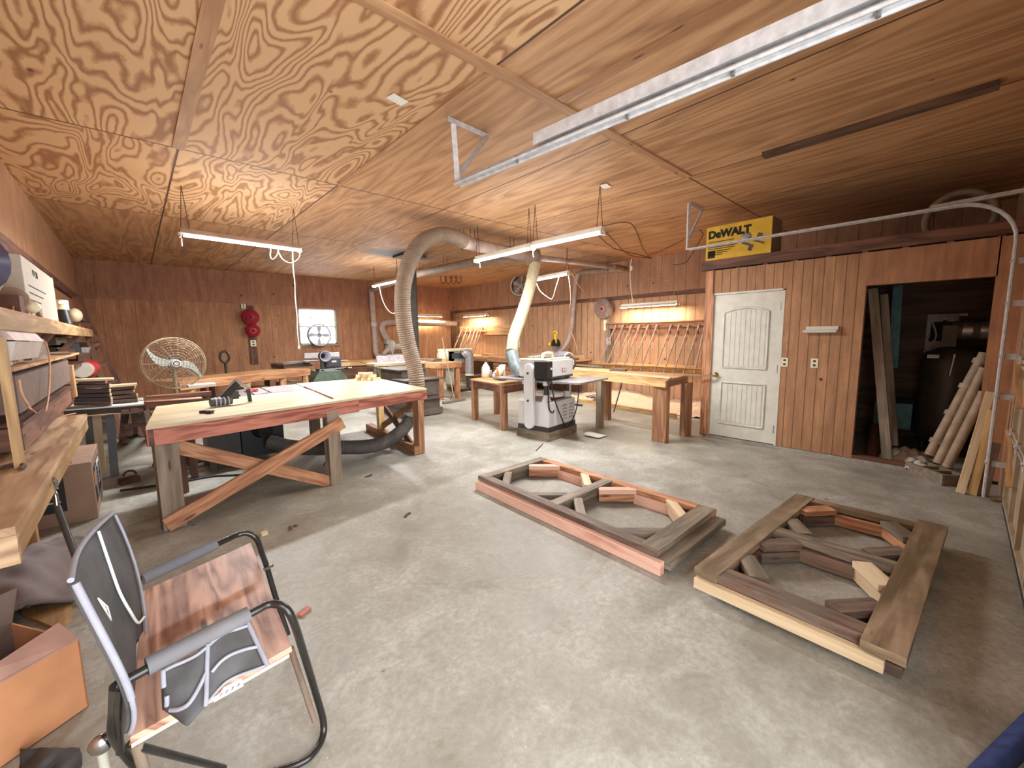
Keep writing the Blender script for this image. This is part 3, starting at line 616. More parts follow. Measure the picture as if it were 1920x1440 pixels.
# hose 2 : cream hose to the planer
h2 = [V((jn.x+.05, jn.y, 2.86)), at(1001, 505, 'y', 5.45), at(992, 545, 'y', 5.3), at(978, 590, 'y', 5.15), at(964, 630, 'y', 5.0), at(959, 660, 'y', 4.9), at(966, 685, 'y', 4.8), at(978, 702, 'y', 4.7)]
d = T('flexible_hose', 'cream corrugated hose dropping from the ceiling junction to the white planer', 'hose', h2[3])
hose(MB(), h2[:6], .098, .03, .05).build('hose_wall', 'hose_cream', d); MB().tube(smooth(h2[5:], 6), .1, 14).build('tape_sleeve', 'duct_tape', d)
MB().cyl(h2[0]+V((0, 0, .1)), h2[0]+V((0, 0, -.05)), .12, .11).build('collar', 'duct_brown', d)
# stove pipe column
sp_ = T('stove_pipe', 'matt black vertical stove pipe rising to the ceiling behind the tan hose', 'pipe', (4.5, 8.1, .9))
MB().cyl((4.5, 8.1, .85), (4.5, 8.1, ZC-.02), .13, n=24).build('flue', 'pipe_black', sp_)
MB().box((4.5, 8.1, ZC-.03), (.55, .45, .04)).build('ceiling_plate', 'pipe_black', sp_)
for z in (1.9, 2.6): MB().torus((4.5, 8.1, z), .132, .006, None, 24, 6).build('seam_band', 'pipe_black', sp_)
MB().box((4.38, 8.0, 2.33), (.05, .06, .1)).build('collar', 'rust', sp_)
# ================================================================== ASSEMBLY TABLE
TZ = .88
def z_(px, py, z=TZ): return at(px, py, 'z', z)
FL, FR, BR, BL = z_(273, 801), z_(800, 728), z_(700, 707.5), z_(293, 762)
tb = T('assembly_table', 'large plywood-topped work table with red apron boards and orange cross braces', 'table', (1.4, 4.8, 0))
b = MB(); b.prism([FL, FR, BR, z_(556, 719), z_(580, 731), z_(508, 737), z_(440, 745), BL], (0, 0, -.022)); b.build('tabletop', 'table_ply', tb)
def leg(p, w, d, z1, mat='grey_post', parent=tb, rz=0, z0=0): return MB().box((p[0], p[1], (z0+z1)/2), (w, d, z1-z0), rz).build('leg', mat, parent, bevel=.003)
fd = (FR-FL).normalized(); fz = math.atan2(fd.y, fd.x)
nrm = V((-fd.y, fd.x, 0))
b = MB(); b.beam(FL+nrm*.02+V((0, 0, -.088)), FL+fd*1.75+nrm*.02+V((0, 0, -.088)), .04, .13); b.build('apron', 'pine_red', tb)
b = MB(); b.beam(FL+fd*1.75+nrm*.02+V((0, 0, -.08)), FR+nrm*.02+V((0, 0, -.08)), .04, .11); b.build('apron', 'pine_red', tb)
b = MB(); b.beam(FL+V((.02, 0, -.088)), BL+V((.02, 0, -.088)), .04, .13); b.build('apron', 'brown_wood', tb)
rd = (BR-FR).normalized(); b = MB(); b.beam(FR+V((-.03, 0.02, -.08)), BR+V((-.03, 0, -.08)), .04, .11); b.build('apron', 'beam_brown', tb)
leg((.115, 4.26), .15, .10, .79, rz=fz); leg((1.44, 4.36), .13, .10, .79, rz=fz); leg((2.655, 4.72), .09, .12, .80, 'leg_brown', rz=fz)
leg((1.69, 5.76), .11, .11, .80); leg((2.72, 6.0), .09, .09, .80, 'pine_yellow'); leg((.24, 5.2), .09, .1, .79, 'brown_wood')
b = MB(); b.beam((.12, 4.17, .035), (1.42, 4.17+.0, .80), .035, .13, up=(0, 0, 1)) if 0 else None
def brace(p0, p1, w, t, mat, par=tb, nm='brace'):
    d = (V(p1)-V(p0)).normalized(); n = V((0, 1, 0)) if abs(d.y) < .7 else V((1, 0, 0)); n = (n-d*n.dot(d)).normalized(); q = MB(); q.beam(p0, p1, w, t, up=n); return q.build(nm, mat, par)
pa = at(312, 985, 'y', 4.17); pb = at(643, 792, 'y', 4.22); brace(pa, pb, .115, .035, 'pine_orange')
pa = at(322, 835, 'y', 4.33); pb = at(628, 905, 'y', 4.36); brace(pa, pb, .115, .035, 'pine_orange')
b = MB(); b.beam(V((2.60, 4.66, .06)), V((2.74, 6.5, .06)), .1, .11); b.build('floor_rail', 'leg_brown', tb)
brace(at(722, 765, 'x', 2.70), at(776, 838, 'x', 2.64), .09, .03, 'brown_wood'); brace(at(712, 803, 'x', 2.74), at(776, 756, 'x', 2.68), .09, .03, 'leg_brown')
# table saw behind it
ts = T('table_saw', 'black-cabinet table saw standing under the plywood top with cast-iron wings', 'table saw', (.95, 6.0, 0))
q0, q1 = at(383, 800, 'y', 5.75), at(530, 800, 'y', 5.75)
MB().span((q0.x+.02, 5.75, .14), (q0.x+(q1.x-q0.x)*.42, 6.3, .8)).build('cabinet', 'black_paint', ts)
MB().span((q0.x+(q1.x-q0.x)*.43, 5.72, .1), (q1.x, 6.3, .8)).build('side_box', 'black_plastic', ts)
MB().span((q1.x-.12, 5.713, .6), (q1.x-.02, 5.72, .8)).build('label', 'panel_grey', ts); MB().span((q1.x-.12, 5.713, .50), (q1.x-.02, 5.72, .56)).build('label', 'paper', ts)
MB().cyl((q1.x-.25, 5.72, .42), (q1.x-.22, 5.6, .42), .1, .085).build('dust_port', 'black_plastic', ts)
MB().prism([z_(489, 726.5, .885), z_(554, 720, .885), z_(578, 731, .885), z_(510, 736, .885)], (0, 0, -.03)).build('saw_table', 'cast_iron', ts)
MB().prism([z_(462, 729.5, .885), z_(486, 727, .885), z_(506, 736, .885), z_(478, 739.5, .885)], (0, 0, -.03)).build('wing', 'cast_iron', ts)
MB().prism([z_(442, 731.5, .885), z_(460, 729.7, .885), z_(475, 739.8, .885), z_(452, 743, .885)], (0, 0, -.03)).build('wing', 'steel', ts)
b = MB(); b.span((q0.x, 6.1, .0), (q0.x+.06, 6.2, .14)); b.span((q1.x-.06, 5.8, 0), (q1.x, 5.9, .1)); b.span((q0.x+.02, 5.78, 0), (q0.x+.08, 5.85, .14)); b.build('foot', 'black_paint', ts)
b = MB(); p = z_(470, 733, .9); b.box(p, (.12, .04, .02), .4).cyl(p+V((.05, .02, -.005)), p+V((.05, .02, .02)), .035).box(p+V((-.03, .03, 0)), (.05, .05, .02), -.5); b.build('push_block', 'pink_red', None, 'bright pink-red plastic guard piece lying on the grey saw wing', 'tool')
cord('power_cord', [V((1.3, 4.5, .8)), at(612, 790, 'y', 4.6), at(618, 815, 'y', 4.65), at(623, 840, 'y', 4.7), V((1.5, 4.9, .05))], .007, 'cord_black', 'thin dark cord hanging below the red apron beside the middle leg')
cord('floor_cord', [at(225, 920, 'z', .01), at(330, 905, 'z', .01), at(400, 893, 'z', .01), at(455, 890, 'z', .01), at(520, 880, 'z', .01)], .012, 'cord_black', 'black cable lying on the floor under the work table')
# things on the table
ng = T('nail_gun', 'black and grey air nailer lying on the plywood table top', 'nail gun', z_(410, 755, TZ))
def O(px, py, z): return at(px, py, 'z', z)
bx = O(396, 764, TZ+.001)
b = MB(); b.cyl(bx+V((.0, .0, .045)), bx+V((.17, .05, .045)), .04, n=14); b.build('body', 'motor_blue', ng)
b = MB(); [b.cyl(bx+V((.03+.035*i, .01+.01*i, .045)), bx+V((.04+.035*i, .012+.01*i, .045)), .045, n=14) for i in range(4)]; b.build('cooling_rib', 'panel_grey', ng)
b = MB(); b.beam(bx+V((.1, .05, .07)), bx+V((.24, .12, .20)), .045, .06); b.build('grip', 'black_plastic', ng)
b = MB(); b.beam(bx+V((.09, .05, .09)), bx+V((.23, .11, .235)), .02, .02); b.beam(bx+V((.23, .11, .235)), bx+V((.36, .17, .12)), .02, .03); b.build('magazine', 'steel', ng)
b = MB(); b.beam(bx+V((.34, .17, .13)), bx+V((.35, .18, .0)), .05, .03); b.build('nose', 'black_plastic', ng)
b = MB(); b.span(O(436, 748, TZ+.001)+V((-.08, 0, 0)), O(436, 748, TZ)+V((.06, .1, .08))); b.build('battery_charger', 'black_plastic', None, 'small black charger box standing behind the air nailer', 'charger')
p = O(385, 775, TZ+.001); b = MB(); b.prism([p+V(q) for q in ((-.04, .03, 0), (.0, .045, 0), (.03, .0, 0), (.06, -.03, 0), (.03, -.06, 0), (.0, -.045, 0), (.005, -.01, 0))], (0, 0, .025)); b.torus(p+V((.04, -.045, .02)), .018, .007, None, 14, 5); b.build('tape_measure', 'black_plastic', None, 'small black clip tool lying near the left front edge of the plywood table top', 'tool')
for k in range(9):
    px_, py_ = [(674, 712), (685, 713), (697, 713), (676, 708), (688, 709), (699, 709), (703, 715), (681, 705), (693, 706)][k]; zz = TZ+.001+[0, 0, 0, .045, .045, .045, 0, .085, .085][k]
    p = at([674, 685, 697, 676, 688, 699, 706, 680, 693][k], 713, 'z', TZ); p = V((p.x, p.y+(.0 if k < 3 or k == 6 else .01), zz+.02))
    MB().box(p, (.11, .06, .04 if k not in (7, 8) else .03), random.uniform(-.5, .5)).build('wood_offcut', 'white_board', None, 'pale wood offcut in the small block pile on the plywood table top', 'wood block', 'offcut pile on the work table')
cord('wood_strip', [z_(570, 725, .886), z_(600, 737, .886), z_(624, 747, .886)], .009, 'brown_wood', 'thin wooden strip lying across the table top seam', 'strip')
# ================================================================== STOVE
so = T('wood_stove', 'dark step-top cast wood stove with glassless doors behind the tan hose', 'stove', (4.05, 7.4, 0))
X0, X1, Y0 = 3.60, 4.40, 6.87
MB().span((X0+.05, Y0+.03, .14), (X1-.03, Y0+.55, .70)).build('firebox', 'stove_black', so)
MB().span((X0+.0, Y0-.04, .70), (X1+.07, Y0+.5, .722)).build('lower_top', 'stove_black', so)
MB().span((X0+.22, Y0+.5, .14), (X1-.05, 8.3, .86)).build('rear_body', 'stove_black', so)
MB().span((X0+.12, Y0+.46, .86), (X1+.03, 8.35, .882)).build('upper_top', 'stove_black', so)
MB().span((X0-.02, Y0-.02, .02), (X1, Y0+.95, .14)).build('ash_base', 'stove_black', so)
MB().span((X0+.0, Y0-.05, .33), (X1-.01, Y0+.02, .345)).build('hearth_shelf', 'stove_black', so)
for k in (0, 1):
    a = X0+.1+k*.33; dr_ = MB().span((a, Y0+.0, .4), (a+.30, Y0+.03, .66)).build('door', 'stove_black', so, bevel=.008)
    MB().cyl((a+(.28 if k == 0 else .02), Y0-.02, .53), (a+(.28 if k == 0 else .02), Y0+.01, .53), .015).build('door_knob', 'steel', dr_)
for x in (X0+.05, X1-.08): MB().span((x, Y0+.0, 0), (x+.06, Y0+.08, .02)).build('foot', 'rust', so)
# ================================================================== RIGHT SIDE TABLES
ct = T('clamp_table', 'yellow pine work table on thick brown double legs in front of the near clamp rack', 'table', (5.7, 3.7, 0))
a, c, e, f = O(1252, 712, .90), O(1290, 703, .90), O(1072, 695, .90), O(1105, 688, .90)
MB().prism([a, c+V((-.05, 0, 0)), c+V((.15, 2.3, 0)), e], (0, 0, -.02)).build('tabletop', 'pine', ct)
MB().beam(a+V((.0, .02, -.065)), e+V((0, 0, -.065)), .04, .09).build('apron', 'pine_yellow', ct)
MB().beam(a+V((.02, .03, -.065)), c+V((-.05, .0, -.065)), .04, .09).build('apron', 'leg_brown', ct)
for (x, y, w, d, mt) in ((5.40, 2.80, .1, .2, 'leg_brown'), (5.98, 2.70, .2, .09, 'leg_brown'), (5.53, 3.92, .09, .1, 'grey_post'), (6.15, 4.2, .1, .1, 'leg_brown')): MB().span((x-w/2, y-d/2, 0), (x+w/2, y+d/2, .8)).build('leg', mt, ct, bevel=.003)
MB().box((5.40, 2.695, .39), (.1, .004, .78)).build('leg_facing', 'pine_orange', ct)
for k, (p, q, w, h, mt, lb) in enumerate(((O(1065, 690, .915), O(1258, 709, .915), .06, .02, 'white_board', 'pale board lying along the front edge of the yellow pine table'),
    (O(1080, 684, .93), O(1132, 688, .93), .05, .03, 'weathered', 'short grey-green stick lying across the far end of the yellow pine table'),
    (O(1145, 692, .92), O(1174, 694, .92), .07, .03, 'weathered', 'short grey wedge board lying in the middle of the yellow pine table'),
    (O(1075, 690, .925), O(1145, 694, .925), .08, .03, 'pine_yellow', 'yellow board at the planer end of the yellow pine table'),
    (O(1180, 697, .935), at(1338, 705, 'x', 6.08), .02, .02, 'handle_wood', 'long thin wooden rod reaching from the yellow pine table towards the white door'))):
    MB().beam(p, q, w, h).build('loose_board' if k < 4 else 'wooden_rod', mt, None, lb, 'board' if k < 4 else 'rod')
bt = T('side_table', 'small reddish-brown table beside the white planer holding jugs and bottles', 'table', (4.7, 5.4, 0))
BZ = .75; n0 = O(945, 722, BZ); n1 = O(881, 710.5, BZ); n2 = n0+V((.85, .1, 0)); n3 = n1+V((.75, .15, 0))
MB().prism([n0, n2, n3, n1], (0, 0, -.02)).build('tabletop', 'pine', bt)
for p, q in ((n0, n1), (n0, n2), (n1, n3)): s_ = ((n0+n3)/2-(p+q)/2).normalized()*.03; MB().beam(p+s_+V((0, 0, -.08)), q+s_+V((0, 0, -.08)), .03, .12).build('apron', 'beam_brown', bt)
for p in (n0, n1, n2, n3): s_ = ((n0+n3)/2-p).normalized()*.09; MB().box((p.x+s_.x, p.y+s_.y, .365), (.09, .09, .73)).build('leg', 'leg_brown', bt)
def jug(px, py, z, s=1, label='', tilt=None):
    p = O(px, py, z); o = T('plastic_jug', label, 'jug', p); R = RZ(.3) if tilt is None else tilt
    MB().lathe([(0, 0), (.07*s, 0), (.078*s, .015*s), (.078*s, .14*s), (.07*s, .18*s), (.03*s, .24*s), (.02*s, .25*s), (.02*s, .27*s), (0, .27*s)], p, R, 16).build('jug_body', 'plastic_clear_white', o)
    MB().tube([p + R @ (V(q)*s) for q in ((-.07, 0, .13), (-.085, 0, .17), (-.06, 0, .22), (-.02, 0, .245))], .012*s, 8).build('handle', 'plastic_clear_white', o)
    MB().lathe([(.073*s, .004), (.08*s, .01), (.08*s, .075*s)], p, R, 16).build('liquid_band', 'cream', o) if tilt is None else None
    return o
jug(911, 707, BZ, 1.05, 'translucent white gallon jug standing at the front of the small brown table')
p = O(931, 703, BZ)
jug(931, 703, BZ+.04, .95, 'white gallon jug tipped over behind the bottles on the small brown table', RY(.75) @ RX(.2))
for px, r, h, mt, lb in ((921, .03, .12, 'cardboard', 'small tan jar on the brown table beside the standing jug'), (933, .028, .17, 'amber', 'amber bottle in the middle of the small brown table'), (952, .03, .17, 'paper', 'slim white bottle at the back of the small brown table'), (926, .03, .09, 'white_paint', 'short white jar on the brown table between jugs and amber bottle')):
    q = O(min(px, 945), 708 if px < 940 else 706, BZ); o = T('bottle', lb, 'bottle', q)
    MB().lathe([(0, 0), (r, 0), (r, h*.6), (r*.5, h*.8), (r*.45, h)], q, None, 14).build('bottle_body', mt, o); MB().lathe([(r*.5, h), (r*.5, h*1.15), (0, h*1.15)], q, None, 12).build('cap', 'white_paint', o)
q = O(942, 712, BZ); b = MB(); b.sheet(lambda u, v: q+V(((u-.5)*.22, (v-.5)*.26, .02+.03*abs(math.sin(u*9)*math.cos(v*7)))), 10, 10, .01); b.build('black_cloth', 'cloth_dark', None, 'crumpled black cloth on the near corner of the small brown table', 'cloth')
# ================================================================== WHITE PLANER
N = at(1030, 829, 'z', 0); ang = math.radians(8)
pf = T('planer_platform', 'grey weathered wooden platform box under the white planer', 'platform', (N.x, N.y, 0)); 
def L2(x, y, z=0): c, s = math.cos(ang), math.sin(ang); return V((N.x+x*c-y*s, N.y+x*s+y*c, z))
def lbox(mb, x0, x1, y0, y1, z0, z1): p = L2((x0+x1)/2, (y0+y1)/2, (z0+z1)/2); return mb.box(p, (x1-x0, y1-y0, z1-z0), ang)
b = MB(); lbox(b, 0, .76, 0, .035, 0, .13); b.build('side_board', 'weathered', pf); b = MB(); lbox(b, 0, .035, .035, .6, 0, .13); b.build('side_board', 'weathered', pf)
b = MB(); lbox(b, .725, .76, .035, .6, 0, .13); b.build('side_board', 'weathered', pf); b = MB(); lbox(b, .035, .725, .565, .6, 0, .13); lbox(b, .035, .725, .04, .56, .1, .125); b.build('deck', 'weathered_brown', pf)
pl = T('thickness_planer', 'white floor-standing thickness planer with black base band and coiled power lead', 'planer', L2(.37, .3, .13))
b = MB(); lbox(b, .02, .74, .02, .58, .2, .56); b.build('cabinet', 'white_machine', pl, bevel=.006)
b = MB(); lbox(b, .015, .745, .015, .585, .13, .2); b.build('base_band', 'black_paint', pl)
b = MB(); lbox(b, .30, .72, .012, .02, .23, .53); vp_ = b.build('vent_panel', 'white_machine', pl)
b = MB()
for cx in (.42, .6):
    for k in range(5): b.tube([L2(cx-.05, .008, .27+k*.05), L2(cx-.03, .0, .285+k*.05), L2(cx+.03, .0, .285+k*.05), L2(cx+.05, .008, .27+k*.05)], .005, 5)
b.build('louvre', 'steel', vp_)
b = MB(); lbox(b, .0, .1, -.0, .012, .13, .24) if 0 else None
b = MB(); lbox(b, .05, .7, .05, .55, .56, .575); b.build('cabinet_top', 'cast_iron', pl)
for x, y in ((.1, .12), (.66, .12), (.1, .5), (.66, .5)):
    b = MB(); b.cyl(L2(x, y, .64), L2(x, y, .9), .035, n=16); cl_ = b.build('column', 'black_paint', pl); MB().cyl(L2(x, y, .56), L2(x, y, .66), .07, .045).build('column_boot', 'white_machine', cl_)
    MB().cyl(L2(x, y, .80), L2(x, y, .86), .05).build('column_collar', 'white_machine', cl_)
b = MB(); lbox(b, .06, .72, -.02, .62, .835, .865); b.build('bed', 'cast_iron', pl)
b = MB(); lbox(b, .12, .98, -.42, -.02, .84, .865); b.build('bed_extension', 'cast_iron', pl); b = MB(); lbox(b, .1, .7, .62, 1.15, .84, .865); b.build('bed_extension', 'cast_iron', pl)
b = MB(); lbox(b, .02, .74, .06, .56, .915, 1.16); b.build('cutter_head', 'white_machine', pl, bevel=.012)
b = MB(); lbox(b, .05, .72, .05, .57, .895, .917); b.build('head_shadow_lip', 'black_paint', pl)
b = MB(); lbox(b, .0, .72, .1, .54, 1.16, 1.185); b.build('head_cover', 'cream', pl, bevel=.008)
for y in (.2, .32, .45): b = MB(); b.cyl(L2(.08, y, 1.20), L2(.7, y, 1.20), .012); b.build('return_roller', 'steel', pl)
b = MB(); b.tube(smooth([L2(.06, .16, 1.17), L2(.07, .16, 1.24), L2(.12, .16, 1.26), L2(.26, .16, 1.26), L2(.31, .16, 1.24), L2(.32, .16, 1.17)], 5), .022, 8); b.build('lift_handle', 'cream', pl)
BC_ = None
# stadium belt cover on the left side
def stadium(y, z0, z1, r, n=9): return [(y+r*math.cos(PI+PI*i/n), z0+r-0 + -r*math.sin(PI*i/n)) for i in range(n+1)] + [(y+r*math.cos(PI*i/n), z1-r+r*math.sin(PI*i/n)) for i in range(n+1)]
b = MB(); b.prism([L2(.0, y, z) for y, z in stadium(.33, .16, 1.12, .085)], L2(-.06, 0)-L2(0, 0)); BC_ = b.build('belt_cover', 'white_machine', pl, bevel=.008)
for z in (.58, .98): MB().ball(L2(-.07, .33, z), .018).build('cover_knob', 'black_plastic', BC_)
b = MB(); lbox(b, -.09, .06, -.02, .2, .92, 1.16); sb_ = b.build('switch_box', 'black_plastic', pl, bevel=.01); b = MB(); lbox(b, .0, .04, -.026, -.02, 1.04, 1.07); b.build('switch', 'paper', sb_)
b = MB(); lbox(b, .42, .53, .052, .06, .98, 1.03); lp_ = b.build('logo_plate', 'clamp_red', pl)
for x in (.44, .485): b = MB(); lbox(b, x, x+.03, .049, .053, .99, 1.02); b.build('logo_mark', 'paper', lp_)
hw = T if 0 else None
wc = L2(.84, .2, 1.08); b = MB(); b.torus(wc, .12, .012, RZ(ang) @ RY(PI/2), 28, 8); [b.tube([wc, wc+(RZ(ang) @ RY(PI/2)) @ V((.12*math.cos(a_), .12*math.sin(a_), 0))], .008, 6) for a_ in (.4, 2.5, 4.6)]; b.cyl(wc, L2(.72, .2, 1.08), .02); b.build('hand_wheel', 'black_paint', pl)
b = MB(); b.torus(wc+V((0, 0, .03)), .13, .012, RX(PI/2), 28, 6); b.build('feed_guard', 'cream', pl)
b = MB(); b.tube(smooth([L2(.02, -.02, .95), L2(.01, -.06, .7), L2(.15, -.08, .4), L2(.35, -.06, .17), L2(.5, -.04, .18), L2(.66, -.04, .35), L2(.72, -.05, .6), L2(.72, -.05, .82)], 8), .009, 8); b.build('power_lead', 'cord_black', pl)
b = MB(); b.tube(smooth([L2(-.03, -.01, .94), L2(-.06, -.03, .7), L2(-.05, -.03, .5), L2(.05, -.02, .42), L2(.12, .0, .44)], 8), .011, 8); b.build('power_lead', 'cord_black', pl)
b = MB(); b.beam(L2(.2, .12, .585), L2(.5, .07, .585), .03, .02); b.build('wrench_bar', 'rust', pl)
pp = O(1115, 817, .006); MB().sheet(lambda u, v: pp+V(((u-.5)*.22, (v-.5)*.3, .012+.02*math.sin(u*3)*v)), 6, 6, .002).build('paper_sheet', 'paper', None, 'curled white sheet of paper on the floor right of the planer', 'paper')
# ================================================================== RIGHT WALL BENCH, MITRE SAW, SAWDUST
wb = T('wall_bench', 'long plank bench along the right wall carrying the mitre saw', 'bench', (8.35, 8.7, 0))
MB().span((7.95, 6.5, .85), (8.78, 11.9, .89)).build('benchtop', 'pine', wb); MB().span((7.93, 6.5, .74), (7.97, 11.9, .85)).build('apron', 'leg_brown', wb)
for y in (6.6, 8.2, 9.8, 11.6): MB().span((7.98, y, 0), (8.07, y+.1, .85)).build('leg', 'grey_post', wb)
MB().span((8.1, 6.7, .25), (8.7, 11.7, .28)).build('lower_shelf', 'weathered_brown', wb)
MB().span((8.02, 7.8, 0), (8.06, 9.6, .74)).build('back_panel', 'leg_brown', wb)
for k, (y0, y1, x, z, h, w) in enumerate(((8.9, 10.4, 8.2, .89, .06, .25), (6.55, 9.3, 8.55, .89, .10, .05), (6.5, 7.0, 8.05, .89, .05, .2))):
    MB().span((x, y0, z), (x+w, y1, z+h)).build('loose_board', ['pine', 'handle_wood', 'brown_wood'][k], None, ['flat pine board stack lying on the far end of the right wall bench', 'upright strip standing against the wall behind the mitre saw', 'dark board poking off the near end of the right wall bench'][k], 'board')
for k in range(4): MB().box((7.75+.02*k, 9.9-.15*k, .02+.032*k), (.3, 1.4, .028), .1*k-.1).build('lumber_offcut', 'weathered' if k % 2 else 'pine', None, ['lowest', 'second', 'third', 'topmost'][k]+' board of the low lumber heap on the floor below the far right bench', 'board', None)
ms = T('mitre_saw', 'yellow-handled mitre saw with grey fence standing on the right wall bench', 'mitre saw', (8.3, 7.3, .89)); g0 = V((8.28, 7.3, .89))
MB().lathe([(0, 0), (.16, 0), (.16, .05), (0, .05)], g0, None, 24).build('turntable', 'steel', ms); MB().span(g0+V((-.12, -.35, .0)), g0+V((.12, .35, .06))).build('base', 'cast_iron', ms)
MB().span(g0+V((.06, -.36, .05)), g0+V((.09, -.04, .2))).build('fence', 'panel_grey', ms); MB().span(g0+V((.06, .04, .05)), g0+V((.09, .36, .2))).build('fence', 'panel_grey', ms)
MB().cyl(g0+V((0, .0, .34)), g0+V((0, .012, .34)), .15, n=24).build('blade', 'steel', ms); b = MB(); b.prism([g0+V((.17*math.cos(a_), -.02, .36+.17*math.sin(a_))) for a_ in [PI*i/10-.2 for i in range(12)]], (0, .05, 0)); b.build('blade_guard', 'black_plastic', ms)
b = MB(); b.cyl(g0+V((.0, .02, .38)), g0+V((0, .22, .38)), .06); b.build('motor', 'tool_yellow', ms); b = MB(); b.beam(g0+V((.0, 0, .42)), g0+V((-.05, -.02, .66)), .05, .07); b.tube(smooth([g0+V((-.03, -.06, .64)), g0+V((-.06, -.08, .7)), g0+V((-.07, 0, .72)), g0+V((-.06, .05, .68))], 5), .02, 8); b.build('handle', 'tool_yellow', ms)
MB().cyl(g0+V((-.2, -.02, .02)), g0+V((-.12, -.02, .03)), .05, n=5).build('mitre_knob', 'black_plastic', ms)
MB().box((8.3, 6.75, .91), (.08, .1, .04)).build('tape_roll', 'red', None, 'small red object on the bench just right of the mitre saw', 'tool')
# ledger boards on the wall, sawdust and sill
MB().span((8.75, 2.6, .68), (8.79, 6.45, .83)).build('ledger_board', 'pine_yellow', None, 'yellow board fixed along the wall behind the clamps', 'board')
MB().span((8.52, 2.6, .79), (8.75, 6.45, .80)).build('narrow_shelf', 'pine', None, 'thin plank shelf on top of the yellow wall board under the near clamps', 'shelf')
s0, s1 = at(1085, 755, 'z', 0), at(1268, 785, 'z', 0)
MB().beam(s0+V((0, 0, .045)), s1+V((0, 0, .045)), .04, .09).build('floor_sill', 'pine_yellow', None, 'low board on edge on the floor holding back the sawdust', 'board')
random.seed(5)
sd = MB(); x0, x1, y0, y1 = 7.38, 8.78, 2.6, 6.45; hs = {}
def hh(u, v): return .02+.16*u*(.6+.4*math.sin(v*9+1))*(1-abs(2*v-1)**4)+.03*math.sin(u*17+v*31)*math.sin(v*43)
sd.sheet(lambda u, v: V((x0+(x1-x0)*u - (.0 if v > .3 else .3*(.3-v)), y0+(y1-y0)*v, max(.004, hh(u, v)+random.uniform(-.012, .012)))), 26, 60, .01); sd.build('sawdust', 'sawdust', None, 'drift of pinkish sawdust along the foot of the right wall', 'sawdust', kind='stuff')
b = MB(); q = at(1117, 748, 'z', .1); b.sheet(lambda u, v: q+V(((u-.5)*.35, (v-.5)*.3, .03+.05*abs(math.sin(u*8+v*5)))), 12, 12, .01); b.build('rag', 'cloth_mauve', None, 'grey rag lying at the end of the low sawdust board', 'rag')
b = MB(); b.tube([at(1062, 757, 'z', .021), at(1092, 760, 'z', .021)], .02, 8); b.build('pipe_offcut', 'black_plastic', None, 'short black pipe lying by the planer end of the sawdust board', 'pipe')
MB().tube([at(1167, 716, 'x', 6.4), at(1151, 772, 'z', .02)], .012, 6).build('metal_rod', 'rust', None, 'thin rusty rod leaning under the yellow pine table', 'rod')
# ================================================================== CLAMPS
def bar_clamp(L_=1.15):
    o = T('bar_clamp', '', 'clamp', (0, 0, 0))
    MB().beam((0, 0, 0), (0, 0, L_), .026, .03, up=(1, 0, 0)).build('bar', 'clamp_bar', o)
    b = MB(); b.prism([V(q) for q in ((-.12, -.009, L_-.0), (.02, -.009, L_-.0), (.02, -.009, L_-.09), (-.02, -.009, L_-.07), (-.10, -.009, L_-.03))], (0, .018, 0)); b.build('fixed_jaw', 'steel', o)
    b = MB(); b.prism([V(q) for q in ((.02, -.011, L_-.12), (-.05, -.011, L_-.13), (-.11, -.011, L_-.19), (-.11, -.011, L_-.22), (-.02, -.011, L_-.2), (.02, -.011, L_-.2))], (0, .022, 0)); b.build('sliding_jaw', 'clamp_red', o)
    sj_ = [c_ for c_ in bpy.data.objects if c_.parent == o and c_.name.startswith('sliding_jaw')][0]
    MB().cyl((-.09, 0, L_-.3), (-.09, 0, L_-.13), .006, n=8).build('screw', 'steel', sj_); MB().cyl((-.09, 0, L_-.40), (-.09, 0, L_-.29), .014, n=10).build('handle', 'clamp_red', sj_)
    return o
tops = [1155, 1169, 1184.5, 1199.5, 1216, 1232, 1259, 1274, 1292, 1311, 1322]; bots = [(1125, 681), (1136, 688), (1151, 691), (1167.5, 693), (1183, 696), (1200, 697), (1227, 698), (1244, 700), (1262, 701), (1281, 702), (1301, 704)]
proto = bar_clamp(); first = True
def orient(o, foot, top, L_=1.15):
    z = (V(top)-V(foot)).normalized(); y = z.cross(V((-1, 0, 0))).normalized(); x = y.cross(z)
    s = (V(top)-V(foot)).length/L_
    o.matrix_world = Matrix(((x.x*1, y.x*1, z.x*s, foot[0]), (x.y, y.y, z.y*s, foot[1]), (x.z, y.z, z.z*s, foot[2]), (0, 0, 0, 1)))
nth = ['first', 'second', 'third', 'fourth', 'fifth', 'sixth', 'seventh', 'eighth', 'ninth', 'tenth', 'eleventh']
for i, (tx, (bx_, by_)) in enumerate(zip(tops, bots)):
    top = at(tx, 609, 'x', 8.64); foot = at(bx_, by_-1, 'x', 8.60)
    o = proto if first else dup(proto, (0, 0, 0)); first = False
    orient(o, foot, top); o['label'] = nth[i]+' bar clamp from the left leaning on the near rack by the white door'; o['group'] = 'bar clamps on the near rack'
for i, (tx, bx_, by_) in enumerate(((868, 852, 652), (877, 861, 656), (886, 868, 662), (893, 876, 664), (899, 882, 668), (905, 878, 690))):
    top = at(tx, 613, 'x', 8.62); foot = at(bx_, by_, 'x', 8.3)
    o = dup(proto, (0, 0, 0)); orient(o, foot, top); o['label'] = nth[i]+' bar clamp from the left on the far rack in the back corner'; o['group'] = 'bar clamps on the far rack'
MB().span((8.70, 3.60, 1.66), (8.79, 5.98, 1.78)).span((8.64, 3.60, 1.775), (8.70, 5.98, 1.80)).build('clamp_rail', 'pine_orange', None, 'wooden rail with pipe holding the eleven near clamps', 'rail')
